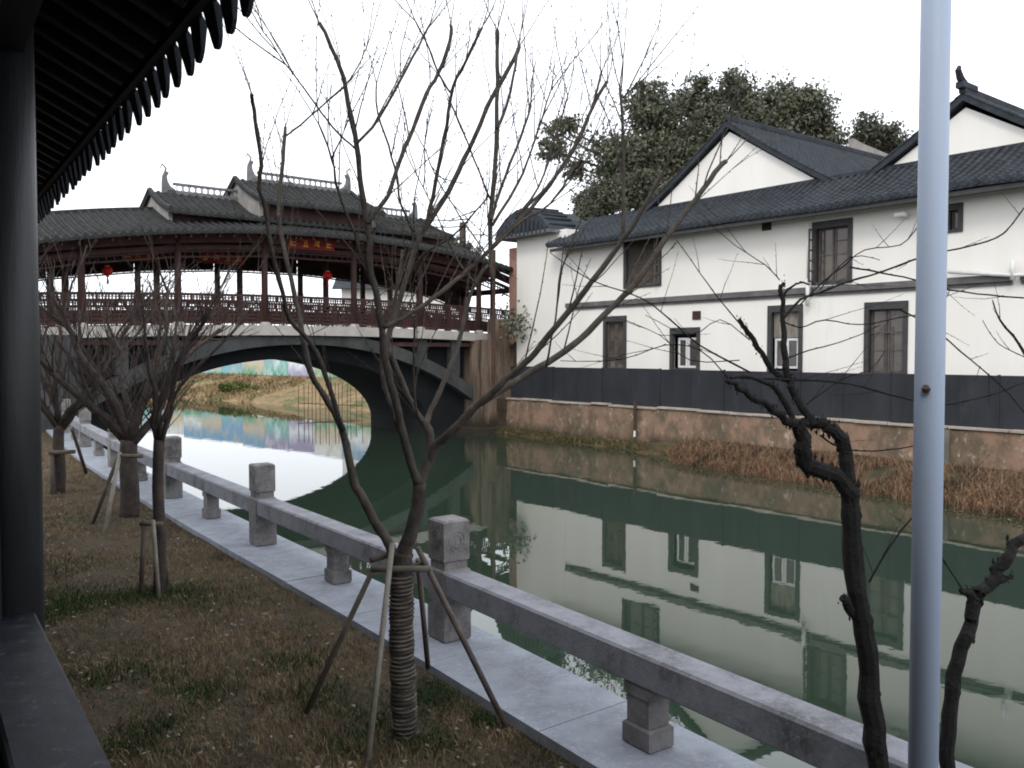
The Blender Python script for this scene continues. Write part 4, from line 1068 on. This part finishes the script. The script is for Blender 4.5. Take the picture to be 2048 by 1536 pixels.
LIMBS = [
 # left leader, two stems
 ([(803, 1125), (784, 1100), (777, 1085), (751, 1045), (726, 997), (707, 961), (693, 888), (685, 860)], 0, .25, .030, .021),
 ([(685, 860), (675, 837), (649, 793), (620, 742), (604, 660), (597, 625), (581, 554), (562, 470), (558, 400), (566, 320), (570, 254)], .25, .7, .020, .0065),
 ([(686, 862), (656, 764), (620, 684), (580, 640), (565, 584), (543, 500), (531, 417), (518, 375), (522, 333), (514, 267), (505, 205), (503, 190)], .22, -.3, .014, .003),
 # main fork
 ([(803, 1125), (812, 1090), (820, 1070), (835, 1016), (839, 968)], 0, -.05, .044, .036),
 ([(839, 970), (831, 954), (817, 906), (802, 852), (795, 815), (780, 764), (768, 706), (764, 659), (753, 584), (741, 540), (738, 480), (729, 420), (720, 360), (714, 292), (697, 208), (687, 158), (672, 117), (639, 46)], -.05, -.5, .024, .006),
 ([(800, 852), (780, 800), (768, 760), (766, 710), (777, 672), (791, 626), (813, 554), (837, 480), (858, 444), (897, 383), (927, 321), (960, 250), (981, 200), (1018, 137), (1039, 92)], 0, .5, .019, .008),
 ([(839, 970), (850, 943), (861, 895), (857, 859), (848, 846)], -.05, .05, .027, .023),
 ([(848, 846), (824, 808), (802, 757), (784, 713), (776, 684), (790, 600), (806, 500)], .05, .4, .016, .006),
 ([(848, 846), (835, 830), (828, 764), (828, 698), (830, 640), (834, 600)], .05, -.2, .006, .0035),
 ([(852, 850), (857, 830), (875, 793), (890, 757), (912, 706), (923, 662), (932, 620), (948, 570), (975, 530)], .05, .5, .018, .006),
 # right limbs
 ([(850, 950), (871, 895), (893, 874), (919, 848), (948, 815), (977, 793), (1006, 764), (1039, 735), (1070, 705), (1110, 655), (1150, 608), (1186, 560), (1238, 490), (1266, 452), (1295, 401), (1324, 349)], 0, -.5, .024, .006),
 ([(960, 808), (1000, 782), (1060, 745), (1110, 715), (1160, 680), (1210, 628), (1270, 568), (1330, 480), (1390, 400), (1430, 345), (1452, 322)], -.1, .3, .019, .0085),
 ([(768, 655), (800, 640), (850, 608), (894, 575), (927, 548), (969, 510), (1017, 459), (1059, 420), (1100, 370), (1150, 290), (1185, 215), (1214, 162)], -.3, .2, .012, .0035),
 # vertical leader and its fan
 ([(985, 560), (981, 500), (981, 417), (989, 354), (993, 250), (995, 125), (995, 60)], -.2, -.1, .013, .007),
 ([(983, 440), (989, 417), (1002, 375), (1031, 300), (1056, 233), (1062, 208)], -.2, .1, .007, .004),
 ([(985, 450), (1035, 367), (1060, 308), (1085, 233), (1106, 163)], -.2, .3, .006, .003),
 ([(1031, 437), (1077, 375), (1106, 292), (1135, 192)], -.1, .1, .005, .0028),
 ([(1035, 429), (1110, 358), (1168, 262), (1202, 146)], -.1, .3, .006, .003),
 ([(993, 258), (1014, 208), (1031, 133), (1037, 87)], -.15, 0, .007, .004),
 ([(981, 400), (947, 317), (914, 233)], -.2, -.5, .004, .0025),
 ([(735, 445), (768, 404), (785, 367), (802, 312), (827, 258), (852, 188), (877, 146), (900, 83), (902, 50)], -.4, -.1, .012, .006),
 ([(846, 465), (860, 417), (877, 333), (893, 250), (906, 175), (931, 125), (964, 54)], .3, .1, .009, .005),
 ([(714, 287), (760, 233), (802, 158), (835, 96), (860, 50)], -.45, -.2, .006, .0035),
 ([(902, 188), (877, 146), (856, 92), (831, 42)], .2, 0, .004, .003),
 ([(710, 296), (677, 267), (643, 225), (610, 179), (572, 129), (528, 65)], -.45, -.8, .004, .0018),
 ([(752, 583), (731, 542), (710, 470), (689, 417), (672, 367), (664, 317), (639, 250)], -.2, -.6, .007, .003),
 ([(835, 500), (827, 467), (802, 408), (793, 354), (777, 292), (756, 225), (752, 167)], .3, -.1, .006, .003),
 ([(956, 571), (918, 525), (877, 437), (847, 375), (814, 312)], .3, .5, .004, .002),
 ([(977, 392), (939, 437), (897, 479), (847, 508), (815, 560)], -.2, .3, .003, .004),
 ([(1243, 485), (1247, 400), (1247, 333), (1245, 250), (1239, 175)], -.3, -.3, .0075, .004),
 ([(1246, 196), (1254, 188), (1264, 179)], -.3, -.3, .004, .003),
 ([(572, 272), (600, 250), (640, 215), (690, 170), (715, 135), (733, 95)], .7, .4, .0045, .002),
 ([(1092, 735), (1110, 640), (1120, 560), (1130, 520), (1165, 430), (1180, 400)], -.2, -.4, .004, .002),
 ([(664, 317), (688, 262)], -.55, -.6, .0035, .002),
 ([(985, 497), (1045, 440), (1100, 408), (1170, 300)], -.2, -.1, .006, .0025),
 ([(827, 258), (850, 300), (870, 350), (905, 410), (945, 470), (1010, 560)], .0, .4, .002, .003),
]
twigs = MB()
for poly, d0, d1, r0, r1 in LIMBS:
    P_, rd = limb(poly, YT + d0, YT + d1, r0 * (1.0 if r0 > .01 else 1.4), (max(r1 * 1.55, .0095) if r1 < .0105 else r1 * 1.0) if r0 >= .012 else r1 * 1.6, .0015)
    m_ = MB(); m_.tube(P_, rd, 8 if r0 > .01 else 6)
    # knots
    l = 0
    for i in range(1, len(P_) - 1):
        if rd[i] > .009 and random.random() < .25: bud(m_, P_[i] + Vector((random.gauss(0, 1), random.gauss(0, 1), random.gauss(0, 1))).normalized() * rd[i] * .8, Vector((0, 0, 1)), rd[i] * .7)
    part('branch', m_, M['bark'], mt, smooth=True)
    for i in range(2, len(P_) - 1):
        d_ = (P_[i + 1] - P_[i - 1]).normalized(); seg = (P_[i + 1] - P_[i]).length
        if rd[i] < .014:
            for _ in range(max(1, int(seg / .045))):
                side = Vector((random.gauss(0, 1), random.gauss(0, .6), random.gauss(0, 1))).normalized()
                bud(twigs, P_[i].lerp(P_[i + 1], random.random()) + side * rd[i], (d_ + side).normalized(), .0068)
        pr = seg * (6.0 if P_[i].z > 2.6 else 1.1)
        if rd[i] < .018 and random.random() < pr:
            side = Vector((random.gauss(0, 1), random.gauss(0, .8), random.gauss(.4, .5))).normalized()
            L_ = random.uniform(.2, .8); p2 = shoot(twigs, P_[i], (d_ * 1.3 + side * .8 + Vector((0, 0, .35))), L_, random.uniform(.0024, .0046))
            if random.random() < .45:
                q = p2[len(p2) // 2]; shoot(twigs, q, d_ + side + Vector((random.gauss(0, .5), random.gauss(0, .5), .5)), L_ * .5, .0021)
    # tip shoots
    if r1 < .009 and poly[-1][1] < 400:
        for _ in range(2): shoot(twigs, P_[-1], (P_[-1] - P_[-3]).normalized() + Vector((random.gauss(0, .25), random.gauss(0, .25), .2)), random.uniform(.3, .7), .0032)
part('twigs', twigs, M['bark'], mt, kind='stuff')

def prop_frame(label, Y, stakes, bars, r=.016):
    b_ = at(stakes[0][0][0][0], 1000, Y)
    t = thing('tree_prop', label, 'tree support', (b_.x, b_.y, PAVE - .06))
    for (a, c), da, dc, m_ in stakes:
        part('stake', MB().tube([at(*c, Y + dc), at(*a, Y + da)], [r * 1.05, r * .95], 8), m_, t, smooth=True)
    for (a, c), da, dc in bars:
        part('crossbar', MB().tube([at(*a, Y + da), at(*c, Y + dc)], r * 1.1, 8), M['stake'], t, smooth=True)
    return t
def gy_(y, Yv): return y
prop_frame('four wooden props and crossbar braced round the foreground tree', YT,
           [(((785, 1085), (733, 1545)), -.05, -.32, M['stake_pale']), (((748, 1135), (612, 1425)), .02, .18, M['stake']), (((835, 1095), (1012, 1452)), 0, .06, M['stake']), (((836, 1120), (856, 1335)), .1, .78, M['stake'])],
           [(((742, 1138), (862, 1138)), -.07, -.07), (((742, 1120), (792, 1105)), .0, .1), (((850, 1125), (800, 1150)), .02, .12)])

def vase_tree(label, px, pyb, pyf, tr, spread, H, seed, m=M['bark_far'], nl=6, dens=1.0, lean=0, groupn=None):
    """young bare tree: trunk to the fork, then rising limbs"""
    random.seed(seed)
    Y = (EYE - PAVE + .05) * F / (pyb - 706) ; b_ = at(px, pyb, Y); f_ = at(px + lean, pyf, Y)
    t = thing('bare_tree', label, 'tree', (b_.x, b_.y, PAVE - .06))
    P_ = [b_ + Vector((0, 0, -.03)), b_.lerp(f_, .35) + Vector((.01, 0, 0)), b_.lerp(f_, .7) - Vector((.01, 0, 0)), f_]
    part('trunk', MB().tube(smooth_pts(P_), [tr * (1.05 - .02 * i) for i in range(10)], 10), m, t, smooth=True)
    tw = MB()
    for i in range(nl):
        q = 2 * math.pi * (i + random.uniform(-.3, .3)) / nl; tilt = random.uniform(.35, 1.15) * spread
        d_ = Vector((math.cos(q) * tilt, math.sin(q) * tilt, 1)).normalized(); p = f_ - Vector((0, 0, random.uniform(0, .12))); pts = [p]; L_ = H * random.uniform(.75, 1.05); n = 9
        for k in range(n):
            d_ = (d_ + Vector((random.gauss(0, .17), random.gauss(0, .17), .07))).normalized(); pts.append(pts[-1] + d_ * L_ / n)
        r0 = tr * random.uniform(.42, .6); rd = [r0 * (1 - .78 * k / n) for k in range(n + 1)]
        part('branch', MB().tube(pts, rd, 6), m, t, smooth=True)
        for k in range(1, n):
            for _ in range(int(2.6 * dens + random.random() * 1.4)):
                side = Vector((random.gauss(0, 1), random.gauss(0, 1), random.gauss(.3, .4))).normalized()
                d2 = ((pts[k + 1] - pts[k]).normalized() + side * .75); l2 = random.uniform(.3, .95) * H * .33
                p2 = shoot(tw, pts[k], d2, l2 * 1.25, max(.0036, r0 * .17), True, 4, .4, .006, .09)
                if random.random() < .8 * dens: shoot(tw, p2[len(p2) // 2], d2.normalized() + Vector((random.gauss(0, .5), random.gauss(0, .5), .6)), l2 * .7, r0 * .15, True, 4, .4, .006, .09)
                if random.random() < .5 * dens: shoot(tw, p2[len(p2) // 3], d2.normalized() + Vector((random.gauss(0, .5), random.gauss(0, .5), .4)), l2 * .6, r0 * .13, False, 4, .4)
    part('twigs', tw, m, t, kind='stuff')
    return t, Y
vase_tree('bare young tree with a slim trunk, second back from the camera', 318, 1190, 880, .050, .66, 1.75, 11, nl=7, dens=.75)
vase_tree('stout trunked bare tree just behind the second one', 258, 1035, 880, .115, .9, 2.4, 12, nl=8, dens=.9)
vase_tree('bare tree farthest back, beside the dark post', 118, 985, 850, .085, .9, 2.8, 13, nl=8, dens=1.1)
random.seed(99)
Y2 = (EYE - PAVE + .05) * F / (1190 - 706)
prop_frame('three wooden props round the second tree', Y2, [(((288, 1040), (282, 1185)), -.1, -.1, M['stake']), (((306, 1040), (318, 1205)), -.15, -.2, M['stake_pale']), (((318, 1040), (335, 1170)), .05, .1, M['stake'])], [(((280, 1048), (325, 1048)), -.1, -.1)], .018)
Y3 = (EYE - PAVE + .05) * F / (1050 - 706)
prop_frame('two slanting props leaning on the stout trunked tree', Y3, [(((240, 905), (183, 1052)), -.1, 0, M['stake']), (((240, 905), (206, 1085)), -.15, -.6, M['stake_pale'])], [(((238, 912), (285, 912)), -.16, -.16)], .024)
Y4 = (EYE - PAVE + .05) * F / (985 - 706)
prop_frame('props standing round the farthest bare tree', Y4, [(((104, 900), (104, 995)), -.1, -.2, M['stake']), (((145, 860), (172, 945)), .1, 1.2, M['stake'])], [(((98, 905), (150, 903)), -.12, -.12)], .028)

# ------------------------------------------------------------------ black gnarled shrubs at the right
def gnarl(label, base_px, Y, limbs, name='gnarled_tree', seed=5):
    random.seed(seed)
    b_ = at(*base_px, Y)
    t = thing(name, label, 'tree', (b_.x, b_.y, PAVE - .06)); tw = MB()
    for i, (poly, d0, d1, r0, r1) in enumerate(limbs):
        P_, rd = limb(poly, Y + d0, Y + d1, r0 * (1.12 if r0 > .008 else 1.3), r1 * (1.35 if r1 < .008 else 1.1), .0042 if r0 > .012 else .002 if r0 > .008 else .0008)
        m_ = MB(); m_.tube(P_, rd, 9 if r0 > .01 else 5)
        if r0 > .008:
            for k in range(len(P_)):
                for _ in range(7):
                    v = Vector((random.gauss(0, 1), random.gauss(0, 1), random.gauss(0, 1))).normalized(); bud(m_, P_[k] + v * rd[k] * .85 + Vector((0, 0, random.uniform(-.02, .02))), Vector((0, 0, 1)), rd[k] * random.uniform(.25, .6))
        part('trunk' if i == 0 else 'branch', m_, M['bark_black'], t, smooth=r0 <= .008)
        if r1 < .004:
            for k in range(1, len(P_) - 1):
                d_ = (P_[k + 1] - P_[k]).normalized()
                if random.random() < .5: bud(tw, P_[k] + Vector((0, 0, rd[k])), d_, .0055)
                if random.random() < .30: shoot(tw, P_[k], d_ + Vector((random.gauss(0, .6), random.gauss(0, .4), random.gauss(.2, .5))), random.uniform(.06, .34), .0013, True, 4, .2, .0025, .03)
    part('twigs', tw, M['bark_black'], t, kind='stuff')
bx = at(1775, 1536, 3.05)
gnarl('black gnarled tree with a looped trunk left of the grey pole', (1775, 1700), 3.05, [
    ([(1790, 1850), (1775, 1700), (1758, 1540), (1745, 1450), (1735, 1300), (1720, 1220), (1712, 1180), (1706, 1060), (1699, 990)], 0, 0, .036, .029),
    ([(1699, 990), (1695, 937), (1691, 901), (1677, 868), (1650, 850), (1622, 843), (1600, 848)], 0, .02, .024, .017),
    ([(1702, 985), (1670, 950), (1626, 937), (1606, 917), (1606, 883), (1600, 850)], 0, -.06, .027, .024),
    ([(1715, 1235), (1697, 1215), (1688, 1195)], 0, -.04, .016, .013),
    ([(1606, 855), (1575, 843), (1553, 824), (1516, 800), (1480, 775), (1455, 762)], -.05, -.15, .015, .006),
    ([(1625, 848), (1604, 813), (1582, 777), (1571, 737), (1566, 690), (1566, 646), (1562, 584), (1568, 566)], 0, .1, .014, .005),
    ([(1575, 760), (1553, 748), (1524, 708), (1500, 670), (1491, 657), (1478, 640)], .05, 0, .010, .006),
    ([(1600, 860), (1560, 790), (1545, 770), (1500, 755), (1460, 755)], 0, -.1, .011, .004),
    ([(1566, 600), (1575, 580), (1600, 565), (1618, 570)], .1, .1, .004, .002),
    ([(1566, 640), (1600, 600), (1640, 585), (1700, 562), (1760, 545), (1850, 512), (1950, 490), (2010, 465), (2048, 415)], .1, .3, .0036, .002),
    ([(1600, 610), (1650, 560), (1690, 530), (1730, 500), (1800, 490), (1835, 455), (1850, 430)], .1, .2, .0022, .0013),
    ([(1700, 535), (1760, 545), (1830, 560), (1900, 580), (1980, 590), (2048, 596)], .15, .3, .0026, .0022),
    ([(1480, 755), (1600, 760), (1700, 768), (1780, 790), (1850, 805), (1900, 808), (1980, 790), (2048, 765)], 0, .2, .0032, .0022),
    ([(1738, 1165), (1775, 1100), (1820, 1040), (1860, 1012), (1885, 1005)], 0, .1, .0032, .0016),
    ([(1640, 870), (1680, 895), (1730, 902), (1800, 897), (1880, 882)], 0, .1, .0026, .0016),
    ([(1800, 620), (1860, 650), (1900, 685), (1960, 735), (2010, 780), (2060, 840)], .1, .2, .0026, .0016),
    ([(1560, 640), (1600, 655), (1650, 640), (1720, 650), (1800, 635), (1870, 620), (1900, 580)], .1, .1, .002, .0012),
    ([(1566, 720), (1620, 700), (1660, 690), (1720, 670), (1760, 650)], .1, .15, .002, .0011),
    ([(1600, 820), (1680, 760), (1740, 740), (1770, 700)], .1, .15, .0018, .001),
    ([(1500, 745), (1400, 690), (1340, 640), (1280, 595), (1180, 560), (1100, 505)], 0, .2, .0028, .0012),
    ([(1490, 660), (1440, 600), (1400, 545), (1352, 478)], 0, .1, .0020, .001),
    ([(1560, 560), (1530, 530), (1470, 490), (1410, 440)], .1, .2, .0018, .0009),
    ([(1460, 760), (1400, 700), (1330, 690), (1240, 720), (1120, 722)], -.1, .0, .0018, .001),
    ([(1480, 720), (1380, 720), (1320, 670), (1250, 640)], 0, .1, .0015, .0009),
    ([(1500, 680), (1440, 640), (1380, 670), (1290, 630)], 0, .1, .0015, .0009),
    ([(1640, 580), (1700, 515), (1760, 520)], .1, .15, .0018, .001),
])
gnarl('black crooked trunk leaning right at the lower right corner', (1900, 1700), 3.0, [
    ([(1895, 1850), (1895, 1700), (1898, 1545), (1900, 1430), (1908, 1350), (1935, 1270), (1945, 1215), (1955, 1190)], 0, 0, .024, .020),
    ([(1955, 1190), (1985, 1165), (2005, 1125), (2030, 1090), (2075, 1060), (2140, 1000)], 0, .05, .020, .015),
    ([(1955, 1195), (1935, 1185), (1920, 1180)], 0, 0, .012, .006),
    ([(1925, 1180), (1900, 1140), (1870, 1095), (1840, 1070)], 0, .0, .0025, .0014),
    ([(1990, 1165), (2010, 1160), (2025, 1150)], 0, 0, .009, .005),
    ([(2140, 1000), (2110, 860), (2075, 760), (2040, 690), (2000, 640), (1985, 600)], .05, .1, .008, .0013),
    ([(2060, 720), (2020, 700), (1990, 680), (1965, 640)], .1, .1, .0016, .0009),
], seed=6)

# ------------------------------------------------------------------ the grey pole
pb, pt_ = at(1846, 1540, 2.6), at(1866, -60, 2.6)
bx_, by_ = at(1846, 1540, 2.6).x, 2.6
po = thing('grey_pole', 'tall smooth blue-grey metal pole at the right', 'pole', (bx_, by_, PAVE - .06))
part('shaft', MB().lathe((bx_, by_, PAVE - .06), [(.0425, 0), (.0415, 2.0), (.040, 5.2)], 40), M['pole'], po, smooth=True)
part('base_plate', MB().lathe((bx_, by_, PAVE - .06), [(.11, 0), (.11, .012), (.055, .02), (.05, .08)], 24), M['pole'], po)
q = at(1852, 778, 2.6 - .041)
part('rust_spot', MB().lathe((q.x, q.y + .0, q.z), [(.006, -.012), (.014, 0), (.006, .012)], 8), M['rust'], po)

# ------------------------------------------------------------------ the timber gallery we stand in (frame rotated by AP)
def PV(px, py, h):    # (n', s') of a pixel at height h relative to the eye
    v = (706 - py) / F; Y = h / v; p = at(px, py, Y); return p.x * math.cos(AP) + p.y * math.sin(AP), -p.x * math.sin(AP) + p.y * math.cos(AP)
ga = thing('timber_gallery', 'dark timber gallery with tiled eave overhanging the lawn at the left', 'pavilion', (.3, 3, PAVE - .06), AP)
EN, EZ_ = 1.0, EYE + 1.275
RISE = .50
# post that shows at the left
pn, ps = .30, 3.52
part('post', MB().lathe((pn, ps, PAVE - .06), [(.093, 0), (.093, 3.9)], 28), M['postwood'], ga, smooth=True)
for s2 in (-2.2, 9.2): part('post', MB().lathe((pn, s2, PAVE - .06), [(.093, 0), (.093, 3.9)], 28), M['postwood'], ga, smooth=True)
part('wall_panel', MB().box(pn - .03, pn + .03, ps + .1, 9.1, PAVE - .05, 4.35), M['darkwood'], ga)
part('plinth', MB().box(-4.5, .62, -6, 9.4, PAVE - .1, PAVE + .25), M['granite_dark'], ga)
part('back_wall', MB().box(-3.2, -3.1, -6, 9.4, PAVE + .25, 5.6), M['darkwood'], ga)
# bench rail along the open bay
part('bench_rail', MB().box(.17, .355, -6, ps - .02, 1.93, 1.995, .008), M['benchwood'], ga)
part('bench_board', MB().box(.22, .29, -6, ps - .02, 1.25, 1.925), M['darkwood'], ga)
part('bench_seat', MB().box(-.2, .215, -6, ps - .02, 1.62, 1.66, .006), M['darkwood'], ga)
part('bracket', MB().box(pn - .5, pn - .045, ps - .16, ps - .098, 3.72, 4.6), M['darkwood'], ga)
part('side_board', MB().box(pn - .6, pn - .05, ps - .135, ps - .1, 1.0, 3.72), M['darkwood'], ga)
# beams
part('eave_beam', MB().box(pn - .08, pn + .08, -6, 12, EZ_ + .10, EZ_ + .32), M['darkwood'], ga)
part('lintel', MB().box(pn - .05, pn + .05, -6, 12, EZ_ - .25, EZ_ - .10), M['darkwood'], ga)
SE0, SE1 = -5.0, 13.2
th = math.atan(RISE)
# roof boarding, rafters, tiles
mb = MB(); x0, x1 = EN - .06, -3.4
mb.add([(x0, SE0, EZ_ + .05), (x0, SE1, EZ_ + .05), (x1, SE1, EZ_ + .05 + RISE * (x0 - x1)), (x1, SE0, EZ_ + .05 + RISE * (x0 - x1)),
        (x0, SE0, EZ_ + .11), (x0, SE1, EZ_ + .11), (x1, SE1, EZ_ + .11 + RISE * (x0 - x1)), (x1, SE0, EZ_ + .11 + RISE * (x0 - x1))],
       [(3, 2, 1, 0), (4, 5, 6, 7), (0, 1, 5, 4), (1, 2, 6, 5), (2, 3, 7, 6), (3, 0, 4, 7)])
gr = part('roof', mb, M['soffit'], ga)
rmm = mesh('rafter', MB().box(0, 4.2, -.032, .032, -.06, 0, .005), M['darkwood'])
s = SE0 + .1
while s < SE1:
    o = inst('rafter', rmm, gr, (EN - .10, s, EZ_ + .058), (0, 0, math.pi), root=ga); o.rotation_euler = (0, -th, math.pi); s += .23
part('fascia_board', MB().box(EN - .075, EN - .045, SE0, SE1, EZ_ + .035, EZ_ + .12), M['darkwood'], gr, root=ga)
# drip and cover tiles
drip = MB()
K = 9
for x, sc in ((-.010, 1.0), (.006, 1.0)):       # scalloped hanging tongue
    for j in range(K):
        f = j / (K - 1) * 2 - 1; drip.v.append((x + .02, f * .066, .0 - .135 * math.sqrt(max(0, 1 - abs(f) ** 2.4)) * sc))
    for j in range(K):
        f = 1 - j / (K - 1) * 2; drip.v.append((x, f * .07, .03 - .02 * (1 - f * f)))
drip.f = [tuple(range(2 * K)), tuple(range(4 * K - 1, 2 * K - 1, -1))] + [(i, 2 * K + i, 2 * K + (i + 1) % (2 * K), (i + 1) % (2 * K)) for i in range(2 * K)]
# pan behind the tongue
b = len(drip.v)
for x in (0, -.5):
    for j in range(5):
        f = j / 4 * 2 - 1; drip.v.append((x, f * .09, .03 - .03 * (1 - f * f) - x * RISE * 1.0))
for j in range(4): drip.f.append((b + j, b + j + 1, b + 6 + j, b + 5 + j))
dm = mesh('drip_tile', drip, M['tile'])
cov = tile_row_mesh('cover_tile', 4.3, 4.3 * RISE, M['tile'], r=.055, tl=.2, sag=0)
s = SE0 + .1
while s < SE1:
    inst('drip_tile', dm, gr, (EN, s, EZ_ + .045), (0, random.uniform(-.08, .08), 0), root=ga)
    o = inst('cover_tile', cov, gr, (EN - .02, s + .1, EZ_ + .12), (0, 0, math.pi), root=ga)
    s += .2
